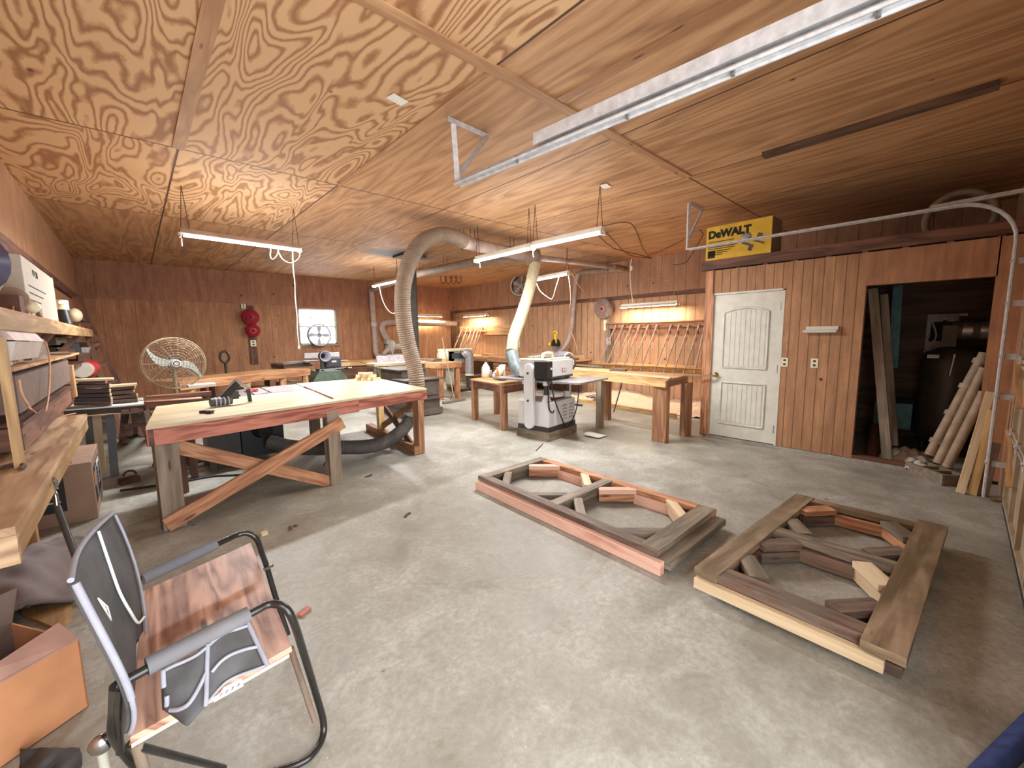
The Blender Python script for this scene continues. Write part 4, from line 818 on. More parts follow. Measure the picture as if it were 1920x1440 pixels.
MB().span((8.68, 9.4, 1.55), (8.79, 10.85, 1.85)).span((8.66, 10.7, 1.66), (8.79, 12.2, 1.86)).build('clamp_rail', 'pine', None, 'pale board rail of the far clamp rack in the corner', 'rail')
MB().span((8.70, 5.90, .8), (8.795, 6.03, 2.34)).build('wall_stud', 'grey_post', None, 'grey upright board on the right wall carrying the round reel', 'board')
# reels, switches
def reel(name, c, r, ax, mat, hub, label):
    o = T(name, label, 'reel', c); R = RX(PI/2) if ax == 'y' else RY(-PI/2)
    MB().lathe([(0, -.01), (r, -.01), (r, .01), (r*.9, .02), (r*.9, .07), (r, .08), (r, .10), (r*.35, .10), (r*.3, .13), (0, .13)], c, R, 28).build('drum', mat, o)
    MB().lathe([(0, .13), (r*.12, .13), (r*.12, .15), (0, .15)], c, R, 16).build('hub', 'ink', o)
    MB().lathe([(r*.3, .1), (r*.45, .101), (r*.45, .115), (r*.3, .12)], c, R, 24).build('ring', hub, o); return o
MB().span((2.25, 12.66, .85), (2.42, 12.7, 2.38)).build('wall_stud', 'brown_wood', None, 'dark upright board on the window wall carrying two red reels', 'board')
reel('cord_reel', V((2.31, 12.65, 2.08)), .2, 'y', 'reel_red', 'reel_red', 'upper larger dark red reel on the window wall board')
reel('cord_reel', V((2.34, 12.65, 1.73)), .165, 'y', 'reel_red', 'pink_red', 'lower smaller red reel on the window wall board')
reel('cord_reel', V((8.70, 6.06, 2.15)), .24, 'x', 'reel_grey', 'clamp_red', 'grey round reel with a red centre on the right wall')
def plate(c, ax, mat='switch_ivory', s=(.075, .115), label='', name='outlet_plate', cat='socket'):
    o = T(name, label, cat, c); dx = (.006, s[0], s[1]) if ax == 'x' else (s[0], .006, s[1]); MB().box(c, dx).build('cover', mat, o, bevel=.001)
    e_ = (.008, s[0]*.35, s[1]*.2) if ax == 'x' else (s[0]*.35, .008, s[1]*.2); n_ = V((-.002, 0, 0)) if ax == 'x' else V((0, -.002, 0))
    for dz_ in (-.22, .22): MB().box(V(c)+n_+V((0, 0, dz_*s[1])), e_).build('receptacle', 'ink', o)
plate(at(1471, 679, 'x', PX-.004), 'x', label='ivory switch plate nearest the white door', name='switch_plate', cat='switch')
plate(at(1527, 681, 'x', PX-.004), 'x', label='ivory socket plate on the partition under the unlit tube light')
plate(V((2.34, 12.655, 1.4)), 'y', s=(.13, .16), label='white socket plate below the two red reels'); plate(V((2.19, 12.655, 2.36)), 'y', s=(.1, .12), label='white box above the two red reels')
plate(V((8.69, 5.93, 1.35)), 'x', s=(.13, .17), label='grey socket box on the board below the round reel', mat='panel_grey'); plate(at(972, 645, 'x', 8.78), 'x', s=(.16, .2), label='pale socket box on the right wall beside the cream hose', mat='lamp_white')
MB().span((8.66, 6.0, 1.62), (8.69, 6.06, 1.86)).torus((8.675, 6.03, 1.84), .035, .012, RY(PI/2), 14, 6).build('hanging_tool', 'cream', None, 'cream handled tool hanging below the round reel', 'tool')
# wall fan right, window fan
def round_fan(name, c, r, R, label, blades=5, mat='white_paint', ring_mat='black_paint', cat='fan'):
    o = T(name, label, cat, c)
    MB().lathe([(r, -.12), (r*1.04, -.12), (r*1.04, .06), (r, .06), (r, -.12)], c, R, 36).build('drum', ring_mat, o)
    MB().torus(V(c)+R @ V((0, 0, .06)), r*.98, .018, R, 36, 8).build('rim', mat, o)
    b = MB()
    for k in range(blades):
        a_ = 2*PI*k/blades; q = R @ RZ(a_)
        b.prism([V(c)+q @ V(p) for p in ((r*.2, -.04*r, .01), (r*.55, -.2*r, .02), (r*.88, -.16*r, .03), (r*.88, .14*r, -.04), (r*.5, .12*r, -.02), (r*.2, .05*r, -.01))], q @ V((0, 0, .006)))
    b.build('fan_blades', mat if mat != 'white_paint' else 'panel_grey', o); MB().lathe([(0, -.08), (r*.22, -.08), (r*.22, .04), (r*.12, .07), (0, .07)], c, R, 20).build('motor_hub', mat, o)
    g_ = MB()
    for k in range(8): a_ = PI*k/8; g_.tube([V(c)+R @ V((r*math.cos(a_)*s_, r*math.sin(a_)*s_, .075)) for s_ in (-1, 1)], .003, 4)
    for f in (.35, .6, .8): g_.torus(V(c)+R @ V((0, 0, .075)), r*f, .003, R, 24, 4)
    g_.build('guard', 'steel', o); return o
RRW = Matrix(((0, 0, -1), (0, 1, 0), (1, 0, 0)))   # local z faces -x
fcx = at(977, 535, 'x', 8.55); f_ = round_fan('wall_fan', fcx, .31, RZ(.35) @ RY(-PI/2+.15), 'white round fan hung high on the right wall behind the cream hose'); MB().span((8.6, fcx.y-.36, fcx.z+.33), (8.75, fcx.y+.3, fcx.z+.37)).build('bracket', 'black_paint', f_)
wf = round_fan('window_fan', V((3.98, 12.58, 1.60)), .31, RX(PI/2), 'round grey fan tied in front of the window', 4, 'panel_grey', 'motor_blue')
cord('tie_strap', [V((3.45, 12.6, 1.97)), V((3.55, 12.6, 1.9)), V((3.73, 12.58, 1.8))], .012, 'white_paint', '', parent=wf); cord('tie_strap', [V((4.5, 12.6, 1.97)), V((4.38, 12.6, 1.9)), V((4.25, 12.58, 1.75))], .012, 'white_paint', '', parent=wf)
cord('fan_cord', [V((4.35, 12.6, 1.38)), V((4.36, 12.6, 1.2)), V((4.39, 12.62, 1.12)), V((4.42, 12.62, 1.2)), V((4.33, 12.62, 1.0)), V((4.28, 12.6, .9))], .012, 'cord_tan', '', parent=wf)
# ================================================================== BACK LEFT AND WINDOW WALL MACHINES
b1, b2 = O(335, 716, .9), O(580, 691, .9); lb = T('long_bench', 'long pine bench running behind the round pedestal fan to the green machine', 'bench', ((b1+b2)/2)*1)
dd_ = (b2-b1).normalized(); nn_ = V((-dd_.y, dd_.x, 0))
MB().prism([b1, b2, b2+nn_*.75, b1+nn_*.75], (0, 0, -.02)).build('benchtop', 'pine', lb); MB().beam(b1+V((0, 0, -.07)), b2+V((0, 0, -.07)), .04, .12).build('apron', 'pine_orange', lb)
for t_ in (.08, .45, .75, .97): p = b1+(b2-b1)*t_+nn_*.05; MB().box((p.x, p.y, .41), (.1, .09, .82), 0).build('leg', 'pine', lb)
for t_ in (.3, .36, .8): p = b1+(b2-b1)*t_+nn_*.6; MB().box((p.x, p.y, .41), (.08, .08, .82), 0).build('leg', 'brown_wood', lb)
p = b1+(b2-b1)*.3+nn_*.35; q = b2+nn_*.35; MB().beam(p+V((0, 0, -.45)), q+V((0, 0, -.45)), .5, .03).build('lower_shelf', 'weathered_brown', lb)
for k, t_ in enumerate((.5, .58, .9)): p = b1+(b2-b1)*t_+nn_*.3; MB().box((p.x, p.y, .555), (.36 if k else .3, .3, .17 if k != 2 else .2), .4).build('cardboard_box' if k == 2 else 'wood_crate', 'cardboard' if k == 2 else 'pine', None, ['pale wood block stored left under the long pine bench', 'pale wood block stored midway under the long pine bench', 'tan box stored under the right end of the long pine bench'][k], 'box')
p = O(548, 691, .9); 
for k in range(3): MB().box(p+V((.1-.03*k, .35, .025+.04*k)), (.75-.06*k, .35, .035), .5).build('dark_board', 'dark_walnut' if k != 2 else 'weathered', None, ['lowest', 'middle', 'topmost'][k]+' dark board of the flat stack at the right end of the long pine bench', 'board')
p = O(424, 700, .9)+V((0, -.1, 0)); o = T('clothes_brush', 'black loop-handled brush standing upright on the long pine bench', 'brush', p); b = MB(); b.torus(p+V((0, .1, .3)), .07, .02, RX(PI/2) @ Matrix.Diagonal((1, 1.5, 1)), 20, 8); b.build('loop', 'black_plastic', o); MB().cyl(p+V((0, .1, 0)), p+V((0, .1, .2)), .02).build('stem', 'black_plastic', o)
# bench under the window
kb = T('window_bench', 'bench with a brown panel front along the wall right of the window', 'bench', (4.9, 12.3, 0))
MB().span((4.05, 12.0, .80), (5.75, 12.68, .84)).build('benchtop', 'pine', kb); MB().span((4.05, 11.98, .70), (5.5, 12.02, .80)).build('apron', 'pine_yellow', kb); MB().span((4.1, 12.05, .05), (5.3, 12.08, .70)).build('panel', 'brown_wood', kb)
MB().span((5.3, 11.98, 0), (5.4, 12.1, .70)).build('leg', 'grey_post', kb); MB().span((5.42, 11.95, 0), (5.85, 12.0, .78)).build('panel', 'brown_wood', kb)
MB().span((4.1, 11.96, .86), (4.55, 12.2, .875)).build('paper_stack', 'paper', None, 'white sheet material lying on the left end of the window bench', 'paper')
gm = T('radial_arm_saw', 'dark motor saw with round opening on a green metal base under the window', 'saw', (3.15, 9.6, 0)); 
MB().prism([V((2.75, 9.3, .60)), V((3.5, 9.3, .60)), V((3.36, 9.3, .80)), V((2.90, 9.3, .80))], (0, .55, 0)).build('green_base', 'green_metal', gm); MB().span((2.8, 9.35, 0), (3.45, 9.8, .60)).build('stand', 'green_metal', gm)
MB().span((3.0, 9.45, .80), (3.05, 9.55, 1.1)).span((3.36, 9.45, .80), (3.41, 9.55, 1.1)).build('frame_post', 'motor_blue', gm)
MB().lathe([(0, 0), (.13, 0), (.14, .15), (.10, .3), (0, .3)], V((3.24, 9.3, 1.0)), RX(PI/2+3.1), 20).build('motor', 'motor_blue', gm) if 0 else MB().span((3.08, 9.4, .86), (3.42, 9.62, 1.1)).build('motor', 'motor_blue', gm, bevel=.04)
MB().lathe([(.06, -.1), (.12, .1), (.105, .1), (.05, -.08)], V((3.03, 9.35, 1.13)), RX(PI/2), 20).build('dust_port', 'panel_grey', gm); MB().cyl((3.03, 9.45, 1.13), (3.03, 9.5, 1.13), .08).build('port_back', 'ink', gm)
MB().span((3.2, 9.39, .98), (3.3, 9.4, 1.02)).build('label', 'paper', gm)
MB().span((2.75, 9.75, 1.08), (3.5, 9.82, 1.19)).build('fence', 'galvanised', gm); MB().span((2.7, 9.6, 1.0), (3.0, 9.75, 1.03)).build('rail', 'steel', gm); MB().cyl((2.85, 9.3, .84), (3.6, 9.3, .85), .01).build('crank', 'steel', gm)
for x in (2.85, 3.45): MB().cyl((x, 9.3, .84), (x, 9.2, .84), .03).build('knob', 'black_plastic', gm)
# yellow cabinet saw
ym = T('jointer', 'yellow-green cabinet jointer with pale table and silver fence beside the tan hose', 'jointer', (4.55, 9.2, 0))
MB().span((4.28, 9.0, 0), (5.2, 9.45, .80)).build('cabinet', 'olive_yellow', ym); MB().span((3.98, 8.95, .86), (5.3, 9.4, .92)).build('table', 'cream', ym); MB().span((4.2, 9.3, .92), (5.1, 9.35, 1.08)).build('fence', 'panel_grey', ym)
MB().span((4.6, 8.96, .72), (4.75, 9.0, .82)).build('lever', 'black_plastic', ym); MB().prism([V((4.4, 9.0, .8)), V((4.8, 9.0, .8)), V((4.9, 9.0, .86)), V((4.3, 9.0, .86))], (0, .3, 0)).build('casting', 'cream', ym); MB().beam((4.05, 9.0, .86), (4.1, 9.0, .62), .05, .02).build('hand_lever', 'steel', ym)
# blower on the wall
bl_ = T('dust_blower', 'grey scroll dust blower on a bracket in front of the window wall', 'blower', (5.95, 12.2, 1.1)); bc = V((5.97, 12.25, 1.2))
MB().lathe([(0, -.09), (.22, -.09), (.24, -.06), (.24, .06), (.22, .09), (0, .09)], bc, RY(PI/2+.2), 28).build('scroll', 'blower_grey', bl_); MB().cyl(bc+V((.08, 0, 0)), bc+V((.36, -.05, 0)), .10).build('motor', 'blower_grey', bl_); MB().cyl(bc+V((.36, -.05, 0)), bc+V((.40, -.055, 0)), .08).build('motor_cap', 'lamp_white', bl_)
MB().span((5.86, 12.15, 1.3), (6.05, 12.4, 1.42)).build('outlet', 'blower_grey', bl_); MB().tube(smooth([V((5.9, 12.1, 1.15)), V((5.78, 12.05, 1.1)), V((5.7, 12.1, 1.0))], 4), .07, 12).build('inlet_elbow', 'duct_pink', bl_)
MB().span((5.75, 12.1, .84), (6.3, 12.5, .98)).build('stand', 'blower_grey', bl_); MB().beam((5.9, 12.0, 1.15), (6.0, 12.0, .85), .03, .01).build('brace', 'paper', bl_)
# pine table at the back with broom
pt = T('rough_pine_table', 'narrow pine table on square legs behind the stove, broom leaning on it', 'table', (5.6, 9.8, 0))
MB().span((5.28, 8.3, .86), (5.92, 11.4, .89)).build('tabletop', 'pine', pt); MB().span((5.28, 8.3, .76), (5.32, 11.4, .86)).build('apron', 'pine', pt); MB().span((5.32, 8.3, .76), (5.92, 8.34, .86)).build('apron', 'pine_orange', pt)
for x, y in ((5.29, 8.35), (5.78, 8.35), (5.29, 10.0), (5.78, 10.0), (5.29, 11.2), (5.78, 11.2)): MB().span((x, y, 0), (x+.12, y+.09, .76)).build('leg', 'pine_orange', pt)
for k in range(2): MB().box((5.6, 9.3+.1*k, .905+.03*k), (.3, .8, .028), .25*k).build('dark_board', 'weathered_brown', None, ['lower', 'upper'][k]+' grey-brown board lying on the narrow pine table', 'board')
bm = T('push_broom', 'wide push broom leaning against the narrow pine table', 'broom', at(852, 751, 'z', .02)); q0, q1 = at(831, 755, 'z', .03), at(872, 748, 'z', .03)
MB().beam(q0, q1, .07, .05).build('head', 'weathered', bm); MB().beam(q0+V((0, 0, -.02)), q1+V((0, 0, -.02)), .05, .03).build('bristles', 'cord_brown', bm); hm = (q0+q1)/2; ht = at(829, 632, 'y', 8.25)
MB().cyl(hm+V((0, 0, .03)), ht, .013, n=8).build('handle', 'handle_wood', bm); MB().tube([hm+V((-.12, 0, .03)), hm+V((-.01, 0, .22)), hm+V((.12, 0, .03))], .006, 5).build('brace', 'rust', bm)
sm_ = T('edge_sander', 'grey machine with an elbow hose on a black column at the back of the shop', 'machine', (6.7, 9.6, 0))
MB().span((6.35, 9.5, .78), (7.15, 10.0, 1.10)).build('body', 'blower_grey', sm_); MB().span((6.45, 9.49, .9), (6.85, 9.5, 1.05)).build('window', 'motor_blue', sm_); MB().span((6.3, 9.45, 1.10), (7.15, 10.0, 1.17)).build('cover', 'cream', sm_, bevel=.03)
MB().lathe([(0, -.15), (.2, -.15), (.2, .15), (0, .15)], V((6.36, 9.65, .97)), RX(PI/2), 24).build('drum', 'cream', sm_)
MB().tube(smooth([V((6.8, 9.4, .98)), V((6.86, 9.32, 1.05)), V((6.9, 9.3, .9)), V((6.9, 9.3, .6)), V((6.9, 9.3, .45))], 6), .12, 14).build('elbow_hose', 'pipe_black' if 0 else 'cast_iron', sm_)
MB().cyl((6.9, 9.3, .08), (6.9, 9.3, .45), .1).build('collector_drum', 'black_paint', sm_); MB().cyl((6.9, 9.3, .42), (6.9, 9.3, .47), .125).build('collar', 'cream', sm_)
MB().span((6.45, 9.2, .03), (7.15, 9.8, .08)).build('base', 'black_paint', sm_); MB().span((6.5, 9.5, .08), (6.62, 9.9, .78)).build('column', 'blower_grey', sm_)
for x in (6.5, 7.1): MB().cyl((x, 9.2, .03), (x, 9.25, .03), .03).build('caster', 'black_plastic', sm_)
MB().box((7.3, 9.6, .35), (.6, .1, .05), .2).build('loose_board', 'beam_brown', None, 'brown board sticking out behind the elbow-hose machine', 'board')
MB().beam((8.62, 12.5, 0), (8.4, 12.0, 1.5), .06, .03).build('loose_board', 'brown_wood', None, 'dark board leaning in the far corner by the clamps', 'board'); MB().beam(at(874, 640, 'y', 11.5), at(858, 668, 'y', 11.0), .08, .03).build('loose_board', 'rust', None, 'short dark board leaning behind the machine with the elbow hose', 'board')
# ================================================================== FLOOR FRAMES
def frame_thing(label, A, B, Cc, D, zt, mats, seed, gap=.0, name='octagon_frame'):
    """A near-left, B near-right, Cc far-right, D far-left corners on the floor; two timber layers"""
    random.seed(seed); c0 = (A+B+Cc+D)/4; o = T(name, label, 'wooden frame', (c0.x, c0.y, 0)); return o, c0
def quadpt(A, B, Cc, D, u, v): return A*(1-u)*(1-v)+B*u*(1-v)+Cc*u*v+D*(1-u)*v
# frame 1: long along the edge A-B
zt = .135
A, B, Cc, D = at(899, 891, 'z', zt), at(1236, 1034, 'z', zt), at(1342, 956, 'z', zt), at(1012, 857, 'z', zt)
f, c0 = frame_thing('long double octagon timber frame with pink stud edge lying nearer the planer', A, B, Cc, D, zt, None, 3)
dn = V((0, 0, -1))
def fb(p, q, w, h, z, mat, par, nm='rail'):
    p = V((p.x, p.y, z-h/2)); q = V((q.x, q.y, z-h/2)); return MB().beam(p, q, w, h).build(nm, mat, par, bevel=.002)
def Q(u, v): return quadpt(A, B, Cc, D, u, v)
fb(Q(0, .03), Q(1, .03), .09, .04, zt, 'weathered_brown', f); fb(Q(0, .97), Q(1, .97), .09, .04, zt, 'pine_orange', f)
fb(Q(.03, 0), Q(.03, 1), .10, .045, zt+.004, 'weathered', f); fb(Q(.965, 0), Q(.965, 1), .13, .045, zt+.004, 'weathered', f); fb(Q(.5, .05), Q(.5, .95), .10, .045, zt+.004, 'weathered', f)
fb(Q(0, -.0)+V((-.03, 0, 0)), Q(1.02, -.0)+V((-.03, 0, 0)), .05, .085, .088, 'stud_pink', f); fb(Q(0, .98), Q(1, .98), .05, .08, .088, 'pine_orange', f)
fb(Q(1.01, 0), Q(1.01, 1), .12, .05, .085, 'weathered', f); fb(Q(.02, .03), Q(.02, .97), .07, .08, .088, 'weathered', f); fb(Q(.5, .05), Q(.5, .95), .06, .085, .088, 'weathered', f)
for k, (u0_, u1_) in enumerate(((.06, .47), (.53, .94))):
    cu_ = .26 if k else .3
    ring_ = [(u0_, .33), (u0_+.12, .06), (u1_-.12, .06), (u1_, .33), (u1_, .67), (u1_-.12, .94), (u0_+.12, .94), (u0_, .67)]
    mt = ['weathered', 'white_board', 'weathered', 'weathered', 'pine', 'stud_pink', 'stud_pink', 'stud_pink']
    for i in (0, 2, 4, 6):
        a_, b_ = ring_[i], ring_[(i+1) % 8]
        fb(Q(*a_), Q(*b_), .075, .042, zt-.002, ['weathered', None, 'weathered', None, 'white_board', None, 'stud_pink'][i], f, 'corner_block')
        fb(Q(*a_), Q(*b_), .06, .07, .088, ['weathered', None, 'pine', None, 'stud_pink', None, 'pine_orange'][i], f, 'corner_block')
    fb(Q(u0_+.12, .93), Q(u1_-.12, .93), .045, .09, .09, 'stud_pink' if k == 0 else 'stud_pink', f, 'inner_rail')
    fb(Q(u1_-.0, .9), Q(u1_-.0, .1), .035, .08, .086, 'weathered_brown', f, 'inner_rail')
zt2 = .15
A, B, Cc, D = at(1318, 1062, 'z', zt2), at(1680, 1212, 'z', zt2), at(1760, 988, 'z', zt2), at(1500, 928, 'z', zt2)
f, c0 = frame_thing('squarer weathered barn-board octagon frame lying nearest the garage door', A, B, Cc, D, zt2, None, 4)
fb(Q(0, .02), Q(1.0, .02), .12, .05, zt2, 'weathered_brown', f); fb(Q(0.0, .97), Q(1, .97), .09, .04, zt2, 'barn_board', f)
fb(Q(.045, -.03), Q(.045, 1.0), .13, .045, zt2+.006, 'barn_board', f); fb(Q(.96, -.04), Q(.96, 1.03), .155, .045, zt2+.006, 'barn_board', f)
fb(Q(.1, .5), Q(.88, .5), .10, .045, zt2+.002, 'weathered', f); fb(Q(.1, .46), Q(.88, .46), .05, .09, .1, 'weathered_brown', f)
fb(Q(-.02, -.03), Q(.97, -.03), .045, .06, .10, 'white_board', f); fb(Q(0, .99), Q(1, .99), .05, .08, .1, 'weathered_brown', f); fb(Q(.09, 0), Q(.09, 1), .04, .09, .1, 'brown_wood', f); fb(Q(.9, 0), Q(.9, 1), .05, .09, .1, 'barn_board', f)
fb(Q(.95, 0), Q(.95, 1), .14, .05, .06, 'weathered_brown', f)
for k, (v0, v1) in enumerate(((.08, .45), (.55, .93))):
    ring_ = [(.12, v0+.12), (.30, v0), (.70, v0), (.88, v0+.12), (.88, v1-.12), (.70, v1), (.30, v1), (.12, v1-.12)]
    mts = ['weathered', None, 'weathered_brown', None, 'white_board' if k == 0 else 'weathered', None, 'weathered_brown' if k == 0 else 'pine_orange', None]
    for i in (0, 2, 4, 6):
        a_, b_ = ring_[i], ring_[(i+1) % 8]
        fb(Q(*a_), Q(*b_), .10, .04, zt2-.004, mts[i], f, 'corner_block'); fb(Q(*a_), Q(*b_), .07, .07, .09, ['weathered', None, 'brown_wood', None, 'pine_orange' if k else 'white_board', None, 'weathered_brown'][i], f, 'corner_block')
    fb(Q(.3, v1), Q(.70, v1), .04, .08, .1, ['weathered_brown', 'pine_orange'][k], f, 'inner_rail')
# ================================================================== FOLDING CHAIR
ch = T('folding_chair', 'black tube folding camp chair with a plywood seat in the near left corner', 'chair', (.1, 1.6, 0))
s1, s2, s3, s4 = at(268, 1108, 'z', .515), at(470, 1017, 'z', .515), at(547, 1212, 'z', .50), at(243, 1384, 'z', .50)
MB().prism([s1, s2, s3, s4], (0, 0, -.02)).build('plywood_seat', 'seat_ply', ch, bevel=.002)
MB().beam(s3+V((-.01, .012, -.03)), s4+V((0, .012, -.026)), .02, .012).build('seat_rail', 'stud_pink', ch)
R_ = .0125
an0, an1 = at(216, 1287, 'z', .67), at(490, 1138, 'z', .68)
fo0, fo1 = at(275, 1250, 'z', .675), at(466, 1152, 'z', .68)
ft = at(607, 1375, 'z', .015); fk = at(560, 1192, 'z', .60)
near = [an0, (an0+an1)/2, at(478, 1146, 'z', .68), at(505, 1133, 'z', .68), at(530, 1137, 'z', .668), at(548, 1160, 'z', .62), at(568, 1220, 'z', .45), at(592, 1300, 'z', .20), at(606, 1352, 'z', .06), at(604, 1385, 'z', .015), at(585, 1415, 'z', .012), at(560, 1432, 'z', .012), at(500, 1452, 'z', .012)]
MB().tube(smooth(near, 6), R_, 10).build('side_frame', 'frame_tube', ch)
MB().tube([fo0, fo1], .024, 12).build('armrest', 'foam', ch)
af0, af1 = at(266, 1086, 'z', .64), at(404, 1021, 'z', .645)
far = [af0, (af0+af1)/2, at(420, 1014, 'z', .645), at(445, 1003, 'z', .645), at(465, 1000, 'z', .64), at(482, 1012, 'z', .60), at(492, 1040, 'z', .5), at(500, 1062, 'z', .42), at(517, 1120, 'z', .25), at(540, 1190, 'z', .05)]
MB().tube(smooth(far, 6), R_, 10).build('side_frame', 'frame_tube', ch); MB().tube([af0, af1], .022, 12).build('armrest', 'foam', ch)
MB().cyl(at(495, 1068, 'z', .42), at(512, 1060, 'z', .42), .008).build('hinge_pin', 'chrome', ch)
MB().tube([at(545, 1215, 'z', .47), at(590, 1352, 'z', .10)], .01, 8).build('front_strut', 'weathered_brown', ch)
# legs under the seat, near back corner
pv = at(205, 1400, 'z', .3)
MB().tube(smooth([an0, at(214, 1330, 'z', .55), at(212, 1375, 'z', .45), at(232, 1410, 'z', .33), at(262, 1445, 'z', .22), at(280, 1470, 'z', .1)], 6), R_, 10).build('rear_leg', 'frame_tube', ch)
MB().tube([at(225, 1290, 'z', .66), at(222, 1350, 'z', .5), at(225, 1410, 'z', .35)], .010, 8).build('rear_leg', 'frame_tube', ch)
MB().ball(at(190, 1395, 'z', .36), (.03, .02, .03)).build('pivot_cap', 'chrome', ch); MB().cyl(at(190, 1400, 'z', .34), at(200, 1460, 'z', .12), .012).build('cross_leg', 'white_paint', ch)
MB().tube([at(255, 1390, 'z', .46), at(272, 1450, 'z', .25)], .014, 8).build('cross_leg', 'grey_post', ch)
MB().tube([at(243, 1395, 'z', .46), at(420, 1440, 'z', .05)], .01, 8).build('cross_leg', 'frame_tube', ch)
# backrest
bt1, bt2 = at(130, 1096, 'z', .97), at(209, 967, 'z', .93); bb1, bb2 = at(243, 1372, 'z', .50), at(262, 1190, 'z', .50); bm1, bm2 = at(222, 1290, 'z', .68), at(262, 1105, 'z', .66)
def back(u, v):
    t_ = bt1.lerp(bt2, u); m__ = bm1.lerp(bm2, u); b_ = bb1.lerp(bb2, u)
    p = t_*(1-v)*(1-2*v)+m__*4*v*(1-v)+b_*v*(2*v-1)
    return p + V((-.025*math.sin(PI*u)*(1-v*.4)+.012*math.sin(u*9+v*4)*v, 0, 0))
MB().sheet(back, 16, 20, .008).build('backrest', 'fabric_black', ch)
br = [c_ for c_ in bpy.data.objects if c_.name.startswith('backrest')][-1]
nx = V((.010, -.004, .0))
MB().tube(smooth([back(i/8, -.005)+V((.004, -.002, .006)) for i in range(9)], 3), .0065, 8).build('binding', 'fabric_grey', br)
MB().tube(smooth([back(0, i/10)+nx for i in range(7)], 3), .008, 8).build('binding', 'fabric_grey', br)
MB().tube([back(0, i/10)+nx for i in range(6, 11)], .006, 8).build('binding', 'fabric_grey', br); MB().tube([back(1, i/10)+nx for i in range(11)], .004, 8).build('binding', 'fabric_grey', br)
MB().tube(smooth([back(.72-.5*0, 0)+nx, back(.66, .15)+nx, back(.62, .3)+nx, back(.64, .45)+nx, back(.75, .62)+nx, back(.98, .75)+nx], 6), .004, 8).build('piping', 'paper', br)
# triangle badge on the fabric
ctr = back(.3, .22)+V((.012, -.003, 0)); ex_ = (back(.5, .22)-back(.2, .22)).normalized(); ey_ = (back(.3, .1)-back(.3, .3)).normalized()
tri = [(-.016, .026), (.022, -.012), (.006, -.034), (-.016, .026)]
MB().tube([ctr+ex_*x*1.5+ey_*y*1.4 for x, y in tri], .002, 6).build('badge', 'paper', br)
MB().tube([ctr+ex_*x+ey_*y for x, y in ((.004, .0), (.004, -.018), (.014, -.012), (.004, -.009))], .0012, 5).tube([ctr+ex_*x+ey_*y for x, y in ((-.006, .008), (-.002, .004), (-.008, -.0), (-.003, -.004))], .0012, 5).build('badge', 'paper', br)
# pocket hanging from the near armrest
dn_ = V((.0, -.012, -.02))
pq = [at(302, 1258, 'z', .655), at(464, 1166, 'z', .66), at(500, 1244, 'z', .585), at(417, 1290, 'z', .56), at(345, 1360, 'z', .53), at(306, 1327, 'z', .55)]
def pk(u, v):
    t_ = pq[0].lerp(pq[1], u); lo = [pq[5], at(350, 1358, 'z', .54), at(417, 1290, 'z', .565), pq[2]]
    i = min(2, int(u*3)); l_ = lo[i].lerp(lo[i+1], u*3-i); return t_.lerp(l_, v) + V((0, -.012*math.sin(v*PI)+.006*math.sin(u*11+v*6), -.006*math.sin(u*7)))
pkt = MB().sheet(pk, 18, 10, .006).build('side_pocket', 'fabric_black', ch)
up_ = V((0, -.006, .004))
for pts, r in (([pk(i/8, .03)+up_ for i in range(9)], .005), ([pk(.5, i/6)+up_ for i in range(7)], .006), ([pk(1, i/6)+up_ for i in range(7)], .007), ([pk(.55+.45*i/5, .52-.1*math.sin(i*.7))+up_ for i in range(6)], .005), ([pk(.5-.4*i/5, .45+.45*(i/5)**.7)+up_ for i in range(6)], .006), ([pk(.05, .55+.25*i/3)+up_ for i in range(4)], .006), ([pk(.5+.5*i/5, .98)+up_ for i in range(6)], .004), ([pk(0.02, i/5*.4)+up_ for i in range(6)], .006)):
    MB().tube(smooth(pts, 3), r, 6).build('pocket_binding', 'fabric_grey', pkt)
MB().prism([at(401, 1317, 'z', .555), at(457, 1286, 'z', .56), at(452, 1274, 'z', .565), at(420, 1290, 'z', .565)], (0, .0, .002)).build('care_label', 'paper', pkt)
for k in range(4): a_ = at(412+11*k, 1306-6*k, 'z', .566); MB().tube([a_, a_+V((.006, .004, .004)), a_+V((.004, .008, 0))], .001, 4).build('care_label_mark', 'ink', pkt)
# ================================================================== LEFT WORKBENCH
XE = -.345
wbn = T('workbench', 'thick plywood-topped workbench along the left wall in the near corner', 'workbench', (-.56, 3.6, 0))
e0, e1_ = at(28, 987, 'z', .93), at(163, 776, 'z', .93)
MB().prism([V((e0.x, e0.y, .93)), V((e1_.x, e1_.y, .93)), V((XL+.01, e1_.y+.03, .93)), V((XL+.01, e0.y-.03, .93))], (0, 0, -.03)).build('benchtop', 'bench_ply', wbn)
MB().prism([V((e0.x-.002, e0.y+.004, .905)), V((e1_.x-.002, e1_.y, .905)), V((e1_.x-.03, e1_.y, .905)), V((e0.x-.03, e0.y, .905))], (0, 0, -.09)).build('front_rail', 'bench_edge', wbn)
MB().prism([V((e0.x, e0.y, .902)), V((XL+.01, e0.y-.03, .902)), V((XL+.01, e0.y+.01, .902)), V((e0.x, e0.y+.03, .902))], (0, 0, -.10)).build('end_rail', 'bench_ply', wbn)
for y in (2.7, 4.6): MB().span((XL+.02, y, 0), (XL+.11, y+.09, .83)).build('leg', 'pine', wbn)
MB().span((XL+.02, 5.0, 0), (XL+.3, 5.04, .83)).build('end_panel', 'brown_wood', wbn)
p = O(18, 883, .93); b = MB(); b.torus(p+V((0, 0, .012)), .045, .01, Matrix.Diagonal((1, 1.6, 1)), 20, 6, a0=-.6, a1=3.9); b.build('webbing_loop', 'leather', None, 'dark brown strap loop lying on the near left workbench', 'strap')
